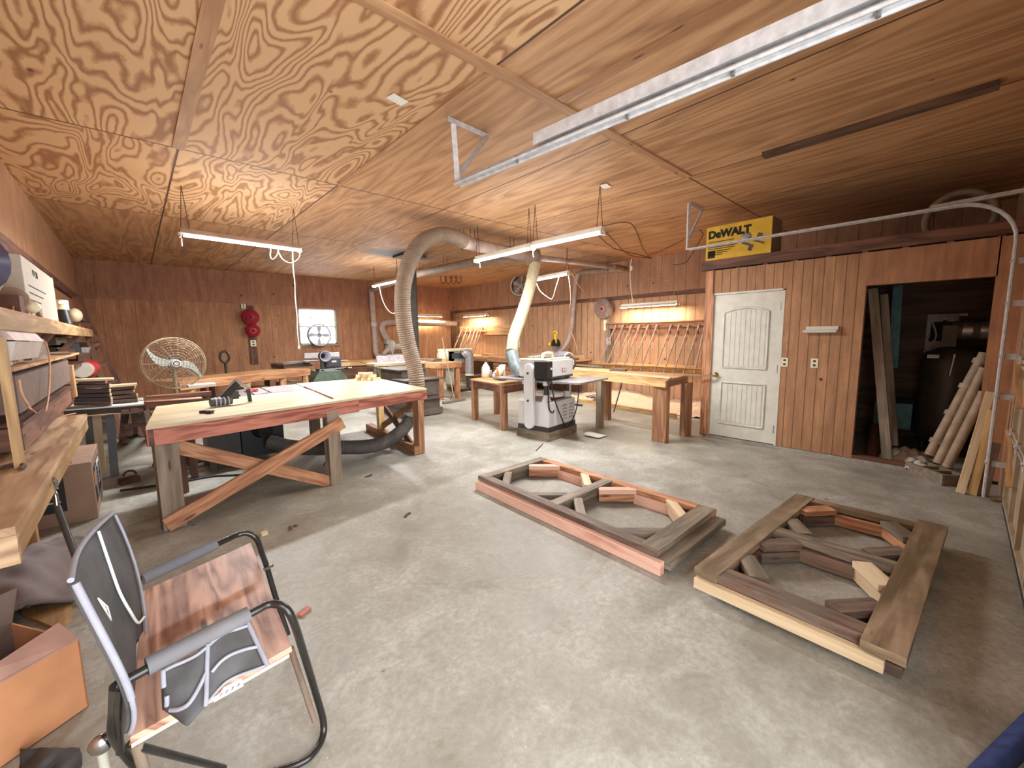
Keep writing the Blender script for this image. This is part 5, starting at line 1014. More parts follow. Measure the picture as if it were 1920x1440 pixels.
cord('work_lamp_cord', [at(36, 712, 'x', -.43), at(40, 735, 'x', -.43), at(50, 755, 'x', -.425), at(62, 770, 'x', -.42), O(80, 779, .937), O(112, 780, .94), O(142, 775, .94)], .005, 'cord_tan', 'tan cord trailing from the lower shelf onto the workbench')
# black tube leaning at the bench
pr = T('support_pole', 'black tube with a chrome hooked top leaning against the near workbench', 'pole', at(236, 1296, 'z', .02))
MB().tube([at(236, 1296, 'z', .02), at(107, 950, 'y', 2.86)], .0135, 12).build('tube', 'black_paint', pr); MB().tube(smooth([at(107, 950, 'y', 2.86), at(104, 930, 'y', 2.87), at(100, 918, 'y', 2.88), at(103, 905, 'y', 2.87), at(97, 898, 'y', 2.85)], 4), .011, 10).build('hook', 'chrome', pr)
# big carton below
cb_ = T('cardboard_carton', 'tall tan carton with black printed panels on the floor under the workbench end', 'box', (-.5, 4.9, 0))
xa = at(180, 995, 'z', 0).x; ya = 4.5; p0 = at(170, 866, 'x', xa); zt_ = p0.z; ya = p0.y; yb = at(207, 828, 'z', zt_).y
MB().span((XL+.02, ya, 0), (xa, yb, zt_)).build('carton_body', 'cardboard', cb_, bevel=.006)
y2 = lambda t_: ya+(yb-ya)*t_; z2 = lambda t_: zt_*t_
MB().span((xa, y2(.12), z2(.22)), (xa+.002, y2(.88), z2(.84))).build('printed_panel', 'ink', cb_)
for k in range(6): MB().span((xa+.002, y2(.56), z2(.38+.07*k)), (xa+.003, y2(.80-.05*(k % 3)), z2(.405+.07*k))).build('print_line', 'panel_grey', cb_)
MB().span((xa+.002, y2(.5), z2(.72)), (xa+.003, y2(.82), z2(.82))).build('print_line', 'paper', cb_); MB().span((xa+.002, y2(.3), z2(.26)), (xa+.003, y2(.42), z2(.8))).build('print_picture', 'cast_iron', cb_); MB().span((xa+.002, y2(.14), z2(.5)), (xa+.003, y2(.28), z2(.74))).build('print_picture', 'ink_orange', cb_)
MB().span((XL+.03, ya-.002, .12), (xa-.17, ya, zt_-.05)).build('printed_panel', 'ink', cb_)
for k in range(5): MB().span((XL+.06, ya-.003, .2+.06*k), (xa-.2-.03*(k % 2), ya-.002, .212+.06*k)).build('print_line', 'panel_grey', cb_)
for k in range(7): MB().box((XL+.04+.052*k, ya-.001, .035), (.0, .0, .0)) if 0 else None
# stuff on the floor at left
b = MB(); c_ = at(60, 1045, 'z', .1)
b.sheet(lambda u, v: V((-.76+.42*u-.06*math.sin(v*5), 3.35+1.05*v, .02+.19*math.sin(PI*min(1, max(0, u*.9+.1)))*math.sin(PI*(v*.85+.12))+.02*math.sin(u*14+v*9)*math.sin(v*17))), 30, 40, .02); b.build('dust_cover', 'cloth_mauve', None, 'mauve-grey quilted cover bunched on the floor under the workbench', 'cover')
b = MB(); b.tube(smooth([at(0, 1085, 'z', .03), at(60, 1088, 'z', .03), at(110, 1065, 'z', .03), at(122, 1045, 'z', .05), at(105, 1050, 'z', .06), at(70, 1075, 'z', .06)], 6), .014, 8); b.build('fleece_strip', 'fleece_edge', None, 'pale fleecy strip along the edge of the mauve-grey cover', 'cover')
b = MB(); w_ = at(85, 1150, 'z', .012); b.prism([at(30, 1108, 'z', .02), at(140, 1095, 'z', .02), at(132, 1160, 'z', .02), at(112, 1180, 'z', .02), at(40, 1150, 'z', .02)], (0, 0, -.018)); b.build('plywood_scrap', 'bench_edge', None, 'dusty scrap of plywood on the floor behind the near open carton', 'board')
b = MB(); b.prism([at(42, 1118, 'z', .04), at(65, 1100, 'z', .045), at(93, 1112, 'z', .035), at(76, 1130, 'z', .03)], (0, 0, .003)); b.build('paper_scrap', 'paper', None, 'white folded paper scrap lying on the plywood scrap', 'paper')
b = MB(); b.sheet(lambda u, v: at(-20+75*u, 1085+55*v, 'z', .05+.05*abs(math.sin(u*5)*math.cos(v*4))), 10, 10, .015); b.build('black_cloth', 'cloth_dark', None, 'black cloth crumpled beside the white paper scrap', 'cloth')
oc = T('open_carton', 'orange-brown open cardboard carton with a dusty flap in the bottom left corner', 'box', (-.6, 2.2, 0))
g1, g0_ = at(167, 1325, 'z', 0), at(0, 1442, 'z', 0); hz = .30
tA = at(140, 1246, 'x', g1.x+.0); hz = tA.z; tB = V((g0_.x, g0_.y, hz))
out = (g1-g0_).normalized(); bk = V((-out.y, out.x, 0))*.42
g00 = g0_-out*.12
def wall4(p, q, z0, z1, nm, mt, th=.006): b = MB(); b.prism([V((p.x, p.y, z0)), V((q.x, q.y, z0)), V((q.x, q.y, z1)), V((p.x, p.y, z1))], V((-(q-p).y, (q-p).x, 0)).normalized()*th); return b.build(nm, mt, oc)
wall4(g00, g1, 0, hz, 'front_panel', 'cardboard_orange'); wall4(g1, g1+bk, 0, hz, 'side_panel', 'cardboard_orange'); wall4(g1+bk, g00+bk, 0, hz, 'back_panel', 'cardboard_dark'); wall4(g00+bk, g00, 0, hz, 'side_panel', 'cardboard_dark')
b = MB(); b.prism([g00+V((0, 0, .0)), g1, g1+bk, g00+bk], (0, 0, .006)); b.build('base_panel', 'cardboard_dark', oc)
f0 = V((g00.x, g00.y, hz)); f1_ = V((g1.x, g1.y, hz)); b = MB(); b.prism([f0, f1_, at(110, 1170, 'z', hz+.05), at(-30, 1262, 'z', hz+.05)], (0, 0, .006)); b.build('flap', 'cardboard_dusty', oc)
f2_ = f1_+bk; b = MB(); b.prism([f0+bk, f2_, f2_+V((.02, .05, .13)), f0+bk+V((.02, .05, .13))], (0, .006, 0)); b.build('flap', 'cardboard_dark', oc)
b = MB(); b.prism([at(22, 1398, 'z', .12)+V((0, -.0, 0)), at(62, 1372, 'z', .12), at(50, 1335, 'z', .2), at(20, 1350, 'z', .2)], (0, -.001, 0)) if 0 else None
b = MB(); b.sheet(lambda u, v: at(40+110*u, 1405+70*v, 'z', .02+.06*math.sin(PI*u)*math.sin(PI*min(1, v+.2))+.02*math.sin(u*13+v*9)), 18, 14, .012); b.build('black_bag', 'cloth_dark', None, 'crumpled black bag on the floor below the open carton', 'bag')
b = MB(); b.sheet(lambda u, v: at(1790+150*u*(1) + 40*v, 1475-150*u+30*v, 'z', .03+.05*math.sin(PI*v)), 14, 8, .02); b.build('blue_cover', 'blue_jeans', None, 'dark blue cloth edge at the bottom right corner of the floor', 'cloth')
b = MB(); q = at(243, 905, 'z', .0); b.box(q+V((0, 0, .03)), (.16, .1, .06), .3).torus(q+V((.01, 0, .08)), .05, .012, RX(1.2), 16, 6, a0=0, a1=PI); b.build('leather_pouch', 'leather', None, 'brown and black pouch on the floor right of the printed carton', 'pouch')
MB().box(at(570, 1147, 'z', .008), (.07, .035, .014), .5).build('wood_chip', 'pine_red', None, 'reddish wood chip on the open floor right of the chair', 'wood chip'); MB().box(at(495, 1000, 'z', .014), (.045, .03, .028), .2).build('wood_offcut', 'white_board', None, 'tiny pale wood block on the floor beyond the chair', 'wood block')
for k, (x, y, l_) in enumerate(((690, 893, 'dark debris fleck on the floor right of the middle table leg'), (762, 966, 'dark debris fleck in the middle of the open floor'), (545, 990, 'dark splinter on the floor between the chair and the orange brace'), (1560, 838, 'dark fleck on the floor before the store opening'))): c_ = at(x, y, 'z', .006); MB().box(c_, (.07, .02, .008), .7*k).box(c_+V((.04, .02, 0)), (.03, .02, .006), 1.1*k).build('wood_splinter', 'rust', None, l_, 'debris')
MB().tube([at(1005, 845, 'z', .006), at(1018, 832, 'z', .006)], .006, 5).build('twig', 'rust', None, 'thin dark stick on the floor before the planer platform', 'stick')
# ================================================================== LEFT SHELVES
sh = T('wall_shelf', 'long pine shelf high on the left wall loaded with a white carton and tools', 'shelf', (-.6, 5.5, 1.65))
SX = -.44
MB().span((XL, 2.2, 1.665), (SX, 9.0, 1.69)).build('shelf_board', 'pine', sh); MB().span((SX-.03, 2.2, 1.585), (SX, 9.0, 1.665)).build('front_rail', 'bench_edge', sh)
for y in (3.0, 5.0, 7.2): MB().beam((XL+.02, y, 1.25), (SX-.04, y, 1.60), .06, .05).build('bracket', 'brown_wood', sh)
SZ = 1.69
wc_ = T('white_carton', 'white printed carton standing on the high left shelf', 'box', (-.6, 5, SZ)); c1 = at(108, 590, 'x', -.5); yA = at(50, 560, 'x', -.5).y; zT = at(100, 524, 'x', -.5).z
MB().span((XL+.02, yA, SZ), (-.5, c1.y, zT)).build('carton_body', 'carton_white', wc_, bevel=.003)
zz_ = (zT-SZ)
text('V 4 .3M', .07, 'ink', wc_, (-.498, yA+.25*(c1.y-yA), zT-.1), (0, 1, 0), (0, 0, 1))
for k in range(3): MB().span((-.5, yA+.1*(c1.y-yA), zT-.19-.05*k), (-.498, yA+(.6-.1*k)*(c1.y-yA), zT-.182-.05*k)).build('print_line', 'ink', wc_)
MB().span((-.62, c1.y+.003, SZ), (-.5, c1.y+.012, zT+.01)).build('end_label', 'paper', wc_)
bb_ = T('tarp_bundle', 'blue bottle-like roll wrapped in clear plastic at the near end of the high shelf', 'roll', (-.6, 3.3, SZ)); MB().cyl((-.72, 3.0, SZ+.22), (-.5, 3.25, SZ+.22), .13).build('blue_roll', 'blue_bottle', bb_); MB().sheet(lambda u, v: V((-.48+.02*math.sin(v*9), 3.05+.3*u, SZ+.1+.26*v)), 6, 6, .006).build('plastic_wrap', 'tarp_plastic', bb_)
gr = T('bench_grinder', 'dusty brown bench grinder on the high shelf before the white carton', 'grinder', (-.52, 3.4, SZ)); g_ = at(28, 575, 'x', -.5); MB().box((-.53, g_.y, SZ+.06), (.12, .14, .1)).build('motor', 'rust', gr); MB().cyl((-.52, g_.y+.1, SZ+.1), (-.52, g_.y+.15, SZ+.1), .07).build('wheel', 'cardboard', gr)
hm_ = T('claw_hammer', 'small metal tools with pale handle on the shelf before the white carton', 'tool', (-.5, 4.4, SZ)); h_ = at(65, 572, 'x', -.47); MB().tube([h_+V((0, -.1, -.02)), h_+V((0, .1, -.01)), h_+V((.0, .14, -.07))], .018, 8).build('handle', 'chrome', hm_); MB().ball(h_+V((0, -.1, -.02)), .04).build('head', 'cream', hm_)
dr = T('air_drill', 'grey and cream air tool standing at the far part of the high shelf', 'tool', (-.5, 6.5, SZ)); h_ = at(122, 590, 'x', -.5); MB().cyl((-.5, h_.y, SZ), (-.52, h_.y+.03, SZ+.16), .05).build('body', 'black_plastic', dr); MB().cyl((-.52, h_.y+.03, SZ+.16), (-.52, h_.y+.04, SZ+.26), .055).build('cap', 'cream', dr); MB().cyl((-.52, h_.y, SZ+.22), (-.5, h_.y-.25, SZ+.22), .015).build('nozzle', 'chrome', dr)
rl = T('white_bulb', 'cream round canister on the far part of the high shelf', 'canister', at(141, 590, 'x', -.52)); MB().ball(at(141, 591, 'x', -.52), (.07, .16, .09)).build('canister', 'cream', rl)
MB().box(at(150, 603, 'x', -.52)+V((0, 0, .015)), (.1, .8, .025), .0).build('black_tool', 'black_plastic', None, 'flat black tool with pale tip at the far end of the high shelf', 'tool')
MB().box(V((-.6, 8.7, 1.755)), (.1, .3, .13)).build('scrap_block', 'cardboard', None, 'tan block at the far end of the high shelf', 'block')
# hanging shop lamp
hl = T('hanging_lamp', 'pinkish metal trough lamp hanging under the high shelf', 'light', at(52, 640, 'x', -.5)); l0, l1 = at(28, 638, 'x', -.42), at(83, 640, 'x', -.42); dl = V((0, 0, 0))
MB().prism([l0+V((.0, 0, 0)), l0+V((-.22, 0, .02)), l0+V((-.14, .05, .09)), l0+V((-.06, .05, .09))], l1-l0).build('reflector', 'pink_white', hl); MB().prism([l0+V((0, .02, -.005)), l0+V((-.2, .02, -.005)), l0+V((-.18, .05, -.1)), l0+V((-.03, .05, -.1))], (l1-l0)*.9).build('tube_guard', 'tarp_plastic', hl)
for t_ in (.25, .75): q = l0.lerp(l1, t_); MB().tube([q+V((-.1, 0, .08)), q+V((-.07, .1*(1-2*t_), .2))], .004, 5).build('hanger', 'cord_tan', hl)
cord('lamp_cord', [at(84, 640, 'x', -.42), at(92, 665, 'x', -.42), at(93, 700, 'x', -.42), at(91, 740, 'x', -.42), at(86, 770, 'x', -.42)], .005, 'cord_tan', '', parent=hl)
# lower shelving
ls = T('tool_cabinet', 'wooden bin shelf with brown drawer front below the high left shelf', 'cabinet', (-.6, 5.4, .93)); d0_, d1_ = at(22, 710, 'x', -.45), at(130, 712, 'x', -.45)
MB().span((XL+.02, 3.2, 1.38), (-.45, 6.6, 1.40)).build('shelf_board', 'pine', ls); MB().span((-.47, 3.0, .93), (-.44, 3.06, 1.55)).build('upright', 'bench_edge', ls); 
MB().span((XL+.02, 3.25, 1.16), (-.46, 5.6, 1.35)).build('drawer', 'cardboard_dark', ls); MB().span((XL+.02, 3.2, 1.10), (-.45, 6.4, 1.115)).build('shelf_board', 'brown_wood', ls); MB().span((XL+.02, 3.3, .96), (-.47, 5.8, 1.08)).build('drawer', 'beam_brown', ls); MB().span((-.47, 5.6, 1.0), (-.44, 5.75, 1.3)).build('upright', 'pine', ls)
for k in range(5): MB().span((XL+.05, 3.3+.18*k, 1.40), (-.5-.01*k, 3.43+.18*k, 1.58-.01*(k % 3))).build('book', ['carton_white', 'paper', 'carton_white', 'handle_wood', 'cardboard'][k], None, ['first', 'second', 'third', 'fourth', 'last'][k]+' pale upright packet on the lower left shelf counted from the near end', 'packet', 'packets on the lower left shelf')
MB().span((XL+.05, 4.3, 1.40), (-.52, 5.1, 1.55)).build('wood_block', 'weathered', None, 'long grey-tan wood block on the lower left shelf behind the packets', 'block')
MB().box((-.6, 6.0, 1.41), (.25, .9, .012), .1).build('loose_board', 'weathered', None, 'thin grey panel lying on the far part of the lower left shelf', 'board')
for k in range(6): MB().box((-.66+.03*(k % 2), 6.9+.5*k, 1.30+.07*(k % 3)), (.14, .4, .12), .2*k).build('shelf_clutter', ['cloth_dark', 'rust', 'black_plastic', 'brown_wood', 'cast_iron', 'cardboard_dark'][k], None, ['first', 'second', 'third', 'fourth', 'fifth', 'sixth'][k]+' piece of clutter on the left wall counted away from the camera', 'clutter')
MB().span((XL, 6.7, 1.22), (-.5, 10.5, 1.25)).build('clutter_shelf', 'brown_wood', None, 'dark shelf plank on the left wall beyond the hanging lamp', 'shelf')
MB().span((XL, 6.7, .86), (-.42, 10.5, .9)).build('far_counter', 'beam_brown', None, 'dark counter along the left wall behind the black-edged table', 'bench')
rb = T('red_canister', 'red and white canister lying on the left counter', 'canister', at(165, 690, 'x', -.5)); q = at(160, 692, 'x', -.5); MB().cyl(q, q+V((.02, .5, 0)), .1).build('red_body', 'red', rb); MB().cyl(q+V((0, -.4, 0)), q, .09).build('white_body', 'carton_white', rb)
MB().box(q+V((.03, -.3, -.12)), (.1, .9, .03), .0).build('steel_tool', 'chrome', None, 'shiny steel tool lying below the red canister on the left counter', 'tool')
MB().box(q+V((.0, .1, -.2)), (.3, 1.4, .06), .0).build('pale_box', 'carton_white', None, 'pale flat box beneath the red canister', 'box')
for k in range(3): MB().span((XL, 7.3+.0, 1.36+.12*k), (XL+.1, 9.8, 1.45+.12*k)).build('wall_board', 'weathered', None, ['lowest', 'middle', 'upper'][k]+' grey board of three against the left wall behind the ladder', 'board')
# ladder
ld = T('wooden_ladder', 'narrow brown wooden ladder leaning in the far left corner', 'ladder', (-.3, 10, 0))
A0, A1 = at(226, 726, 'y', 9.0), at(146, 556, 'y', 9.6); B0, B1 = at(196, 722, 'y', 8.6), at(140, 560, 'y', 9.2)
def ext(p, q): 
    d = q-p; t_ = (0-p.z)/d.z; return p+d*t_
MB().beam(ext(A0, A1), A1, .06, .09, up=(0, 1, 0)).build('rail', 'brown_wood', ld); MB().beam(ext(B0, B1), B1, .06, .09, up=(0, 1, 0)).build('rail', 'brown_wood', ld)
for k in range(1, 7): t_ = k/7.5; MB().beam(ext(A0, A1).lerp(A1, t_), ext(B0, B1).lerp(B1, t_), .03, .06).build('rung', 'brown_wood', ld)
# ================================================================== TABLES LEFT OF THE BIG ONE
bk_ = T('router_table', 'low table with a pale top and thick black edge left of the big table', 'table', (-.25, 6.2, 0)); k0, k1, k2, k3 = O(119, 768, .84), O(272, 757, .84), O(268, 745, .84), O(140, 757, .84)
MB().prism([k0, k1, k2, k3], (0, 0, -.015)).build('tabletop', 'plastic_clear_white', bk_); MB().prism([k0+V((0, 0, -.016)), k1+V((0, 0, -.016)), k2+V((0, 0, -.016)), k3+V((0, 0, -.016))], (0, 0, -.06)).build('black_edge', 'black_paint', bk_)
MB().beam(k0+V((0, -.02, -.08)), k1+V((.1, -.02, -.08)), .03, .008).build('front_strip', 'white_board', bk_)
for px_, mt in ((165, 'black_paint'), (205, 'black_paint'), (180, 'white_board')): q = O(px_, 768, .75); MB().beam(q, V((q.x-.02, q.y-.1 if mt != 'white_board' else q.y, .0)), .05, .07).build('leg', mt, bk_)
sl = T('saw_horse', 'brown A-legged sawhorse beside the black-edged table', 'sawhorse', (0, 6, 0))
for a_, b_ in (((235, 772), (228, 828)), ((262, 770), (278, 823)), ((252, 770), (254, 815)), ((240, 800), (242, 818))): p = at(*a_, 'y', 5.9); q = at(*b_, 'z', 0.0); MB().beam(p, q, .06, .05).build('leg', 'brown_wood', sl)
MB().beam(at(236, 797, 'y', 6.0), at(272, 797, 'y', 6.0), .03, .03).build('stretcher', 'brown_wood', sl)
for k in range(5): q = O(190+14*k, 812-4*k, .0)+V((-.1, .5+.2*k, .08)); MB().box(q, (.3, .2, .14), .3*k).build('under_clutter', ['weathered', 'brown_wood', 'cast_iron', 'cloth_dark', 'cardboard_dark'][k], None, ['nearest', 'second', 'third', 'fourth', 'farthest'][k]+' lump of dusty clutter on the floor beneath the black-edged table', 'clutter')
# stack of dark walnut boards with pale ends
rows = [((140, 756), (208, 755)), ((140, 750), (208, 748)), ((141, 742), (206, 740)), ((141, 733), (205, 732)), ((140, 724), (205, 723)), ((146, 716), (198, 715)), ((204, 752), (258, 749)), ((204, 745), (256, 741)), ((203, 736), (250, 732)), ((203, 729), (252, 725))]
for k, ((xa_, ya_), (xb_, yb_)) in enumerate(rows):
    p = at(xa_, ya_, 'y', 6.1+.02*k); q = at(xb_, yb_, 'y', 6.1+.02*k); w = T('trim_board', ['left', 'right'][k > 5]+' pile, board number '+['one', 'two', 'three', 'four', 'five', 'six', 'one', 'two', 'three', 'four'][k]+' from the bottom, dark walnut with pale ends', 'board', p, 'dark walnut boards piled on the black-edged table')
    MB().beam(p, q, .16, .033).build('board_face', 'dark_walnut', w); MB().beam(q, q+(q-p).normalized()*.012, .155, .03).build('end_grain', 'white_board', w)
p, q = at(138, 713, 'y', 6.2), at(213, 710, 'y', 6.2); MB().beam(p, q, .18, .02).build('pale_strip', 'white_board', None, 'pale painted strip on top of the left walnut pile', 'board'); p, q = at(205, 724, 'y', 6.25), at(257, 720, 'y', 6.25); MB().beam(p, q, .18, .02).build('pale_strip', 'white_board', None, 'pale painted strip on top of the right walnut pile', 'board')
# brown beams behind the table
for k, (a_, b_, w, h, mt, lb) in enumerate((((272, 759), (378, 752), .12, .07, 'beam_brown', 'front brown beam with pale top lying behind the work table'), ((275, 748), (395, 738), .12, .06, 'brown_wood', 'rear brown beam lying behind the work table under the round fan'))):
    p = at(*a_, 'y', 5.7+.35*k); q = at(*b_, 'y', 5.75+.35*k); MB().beam(p, q, w, h).build('brown_beam', mt, None, lb, 'beam')
p, q = at(275, 754, 'y', 5.95), at(378, 746, 'y', 5.95); MB().beam(p, q, .1, .012).build('pale_strip', 'white_board', None, 'pale strip lying between the two brown beams', 'board')
p, q = at(352, 724, 'y', 6.3), at(403, 720, 'y', 6.3); MB().beam(p, q, .2, .03).build('panel_offcut', 'white_paint', None, 'white panel offcut lying at the right end of the rear brown beam', 'board')
hs_ = T('beam_stand', 'rough trestle carrying the brown beams behind the work table', 'trestle', (.3, 6, 0)); q = at(330, 760, 'y', 5.95)
MB().span((.07, 5.6, .70), (.42, 6.3, .76)).build('top', 'brown_wood', hs_)
for x, y in ((.08, 5.62), (.34, 5.62), (.08, 6.2), (.34, 6.2)): MB().span((x, y, 0), (x+.07, y+.07, .7)).build('leg', 'brown_wood', hs_)
# ================================================================== PEDESTAL FAN
fc = at(327, 681, 'y', 6.3); rfan = (at(393, 681, 'y', 6.3)-at(261, 683, 'y', 6.3)).length/2*.93
pfan = T('pedestal_fan', 'big round wire-cage fan with two pale curved blades behind the work table', 'fan', (fc.x, 6.6, 0)); Rf = RZ(.12) @ RX(PI/2)
g_ = MB()
for s_, rr_ in ((0, 1), (.05, .995), (-.06, 1)): g_.torus(fc+Rf @ V((0, 0, s_)), rfan*rr_, .005, Rf, 48, 5)
for k in range(18):
    a_ = 2*PI*k/18; pts = [fc+Rf @ V((rfan*f_*math.cos(a_), rfan*f_*math.sin(a_), .10-.10*f_**3)) for f_ in (.14, .5, .8, 1)]; g_.tube(pts, .0022, 4)
    pts = [fc+Rf @ V((rfan*f_*math.cos(a_), rfan*f_*math.sin(a_), -.14+.08*f_**3)) for f_ in (.2, .6, 1)]; g_.tube(pts, .002, 4)
for f_ in (.14, .24, .34, .44, .54, .63, .72, .8, .88, .95): g_.torus(fc+Rf @ V((0, 0, .10-.10*f_**3)), rfan*f_, .0022, Rf, 48, 4); g_.torus(fc+Rf @ V((0, 0, -.14+.08*f_**3)), rfan*f_, .002, Rf, 40, 4)
g_.build('cage', 'cage_wire', pfan)
for sg in (1, -1):
    n = 12; pts = []
    ce = [(.08+.72*i/n, .03+.52*(i/n)**3.4) for i in range(n+1)]; wd = [.05+.12*math.sin(PI*min(1, (i/n)*1.02))**.7 for i in range(n+1)]; up_l = [(x+w*.55*(i/n), y+w*.8) for i, ((x, y), w) in enumerate(zip(ce, wd))]; lo_l = [(x-w*.9*(i/n)**1.5, y-w*.7+w*.5*(i/n)) for i, ((x, y), w) in enumerate(zip(ce, wd))]
    hw = [.02+.105*math.sin(PI*min(1, (i/n)**.75)) for i in range(n+1)]; up_l = []; lo_l = []
    for i in range(n+1):
        (xa, ya), (xb, yb) = ce[max(0, i-1)], ce[min(n, i+1)]; dx, dy = xb-xa, yb-ya; q = math.hypot(dx, dy)
        up_l.append((ce[i][0]-dy/q*hw[i], ce[i][1]+dx/q*hw[i])); lo_l.append((ce[i][0]+dy/q*hw[i], ce[i][1]-dx/q*hw[i]))
    poly = [fc+Rf @ V((-sg*x*rfan, sg*y*rfan*1.15, .02)) for x, y in up_l+lo_l[::-1]]
    MB().prism(poly, Rf @ V((0, 0, .012))).build('blade', 'fan_blade', pfan)
MB().lathe([(0, -.1), (.05, -.1), (.05, .08), (.0, .09)], fc, Rf, 20).build('hub', 'fan_blade', pfan); MB().cyl(fc+Rf @ V((0, 0, .10)), fc+Rf @ V((0, 0, .112)), .042).build('badge', 'paper', pfan); MB().torus(fc+Rf @ V((0, 0, .113)), .028, .005, Rf, 20, 5).build('badge_ring', 'ink', pfan)
MB().cyl(fc+V((0, .14, 0)), fc+V((0, .30, 0)), .09).build('motor', 'black_paint', pfan); MB().cyl((fc.x, fc.y+.26, .05), (fc.x, fc.y+.26, fc.z), .018).build('pole', 'cage_wire', pfan); MB().lathe([(0, 0), (.3, 0), (.3, .02), (.05, .06), (0, .06)], V((fc.x, fc.y+.26, 0)), None, 24).build('base', 'black_paint', pfan)
# ================================================================== ABOVE THE PARTITION
yb_ = T('tool_box_carton', 'yellow printed tool carton standing on top of the partition', 'box', (6.45, 2.2, 2.54))
ys0, ys1 = at(1447, 440, 'x', PX+.0).y, at(1324, 458, 'x', PX+.0).y; zb, ztp = 2.545, at(1325, 428, 'x', PX).z
MB().span((PX, ys0, zb), (PX+.42, ys1, ztp)).build('carton_body', 'box_yellow', yb_, bevel=.004)
MB().span((PX+.005, ys0-.002, zb), (PX+.415, ys0, ztp)).build('brown_end', 'cardboard', yb_)
xf = PX-.002; W_ = ys1-ys0; H_ = ztp-zb
text('DeWALT', .135, 'ink', yb_, (xf, ys1-.03, ztp-.155), (0, -1, 0), (0, 0, 1), bold=.009)
for k, (z_0, l_) in enumerate(((.205, .34), (.235, .22), (.275, .38), (.30, .35), (.33, .30), (.355, .26), (.38, .2))): MB().span((xf, ys1-.03-l_, ztp-z_0-.010), (xf+.002, ys1-.03, ztp-z_0)).build('print_line', 'ink', yb_)
MB().span((xf, ys1-.13, zb+.03), (xf+.002, ys1-.03, zb+.13)).build('print_mark', 'ink', yb_); MB().ball((PX-.0, ys0+.30, zb+.24), (.004, .07, .07)).build('print_picture', 'steel', yb_)
for c_, s_ in (((.22, .20), (.13, .04)), ((.14, .23), (.06, .08)), ((.24, .10), (.05, .08)), ((.3, .16), (.1, .03)), ((.12, .15), (.09, .025))): MB().box((xf, ys0+c_[0], zb+c_[1]), (.003, s_[0], s_[1]), RX(.4)).build('print_picture', 'stove_black', yb_)
tr = T('hose_coil', 'dark coil of hose standing in the dark loft above the store opening', 'hose', (7.0, .2, 2.43)); cc = at(1800, 398, 'x', 6.9)
for k in range(2): MB().torus((6.9+.09*k, cc.y, 2.43+.34), .27, .035, RY(PI/2), 32, 8).build('loop', 'duct_brown', tr)
# ================================================================== STORE BEHIND THE OPENING
MB().span((7.9, YF, .0), (7.95, 2.44, 2.40)).build('wall_store', 'plank_dark', kind='structure')
MB().span((PX+.1, YF, .0), (7.9, 2.44, .035)).build('floor_store', 'concrete_floor', kind='structure')
def brd(a_, b_, w, h, mt, nm, lb, cat='board', up=(0, 1, 0)): return MB().beam(a_, b_, w, h, up=up).build(nm, mt, None, lb, cat, bevel=.003)
brd(at(1664, 866, 'x', 6.27), at(1637, 541, 'x', 6.36), .09, .05, 'weathered', 'leaning_plank', 'front grey plank leaning upright inside the left of the store opening', up=(1, 0, 0))
brd(at(1677, 835, 'x', 6.45), at(1658, 552, 'x', 6.5), .07, .05, 'weathered', 'leaning_plank', 'second narrower grey plank behind the front one in the store opening', up=(1, 0, 0))
brd(at(1674, 690, 'x', 6.8), at(1684, 535, 'x', 6.9), .09, .03, 'teal', 'teal_board', 'dim teal board standing behind the grey planks', up=(1, 0, 0))
MB().span((7.0, .35, .3), (7.6, .70, .62)).build('teal_bin', 'teal', None, 'teal bin in the gloom at the back of the store', 'bin')
tk = T('air_compressor', 'tall black air compressor tank with motor in the dark store', 'air compressor', (7.1, .0, 0)); kc = at(1775, 760, 'x', 7.2)
MB().lathe([(0, .12), (.18, .15), (.26, .25), (.27, .4), (.27, 1.15), (.24, 1.25), (.12, 1.32), (0, 1.33)], V((7.2, kc.y, 0)), None, 28).build('tank', 'black_paint', tk); MB().cyl((7.2, kc.y+.02, 1.52), (7.2, kc.y-.32, 1.52), .11).build('motor', 'stove_black', tk)
MB().span((7.08, kc.y-.02, 1.33), (7.32, kc.y+.10, 1.58)).build('pump', 'stove_black', tk); MB().cyl((7.2, kc.y-.06, 1.52), (7.2, kc.y-.14, 1.52), .115).cyl((7.2, kc.y-.2, 1.52), (7.2, kc.y-.27, 1.52), .115).build('motor_band', 'steel', tk)
for a_ in (0, 2.1, 4.2): MB().cyl((7.2+.2*math.cos(a_), kc.y+.2*math.sin(a_), 0), (7.2+.2*math.cos(a_), kc.y+.2*math.sin(a_), .25), .02).build('foot', 'black_paint', tk)
MB().tube([V((6.93, kc.y-.02, 1.25)), V((6.92, kc.y-.0, 1.0))], .015, 8).build('gauge_pipe', 'steel', tk); MB().span((6.9, kc.y+.1, 1.20), (6.95, kc.y+.2, 1.24)).build('plate', 'panel_grey', tk)
eb = T('breaker_panel', 'pale metal breaker panel with cut-outs on the back wall of the store', 'panel', at(1765, 620, 'x', 7.88)); e0_, e1_ = at(1740, 590, 'x', 7.89), at(1790, 672, 'x', 7.89); e2_ = at(1815, 589, 'x', 7.89)
MB().span((7.87, e1_.y, e1_.z), (7.9, e0_.y, e0_.z)).build('cover', 'panel_grey', eb); MB().span((7.865, e2_.y, e0_.z-.03), (7.9, e1_.y, e0_.z)).build('top_edge', 'paper', eb)
for k in range(9): a_, b_ = .1+.8*((k*37) % 10)/10, .1+.8*((k*53+3) % 10)/10; MB().cyl((7.868, e1_.y+(e0_.y-e1_.y)*a_, e1_.z+(e0_.z-e1_.z)*b_), (7.862, e1_.y+(e0_.y-e1_.y)*a_, e1_.z+(e0_.z-e1_.z)*b_), .025, n=10).build('knockout', 'ink', eb)
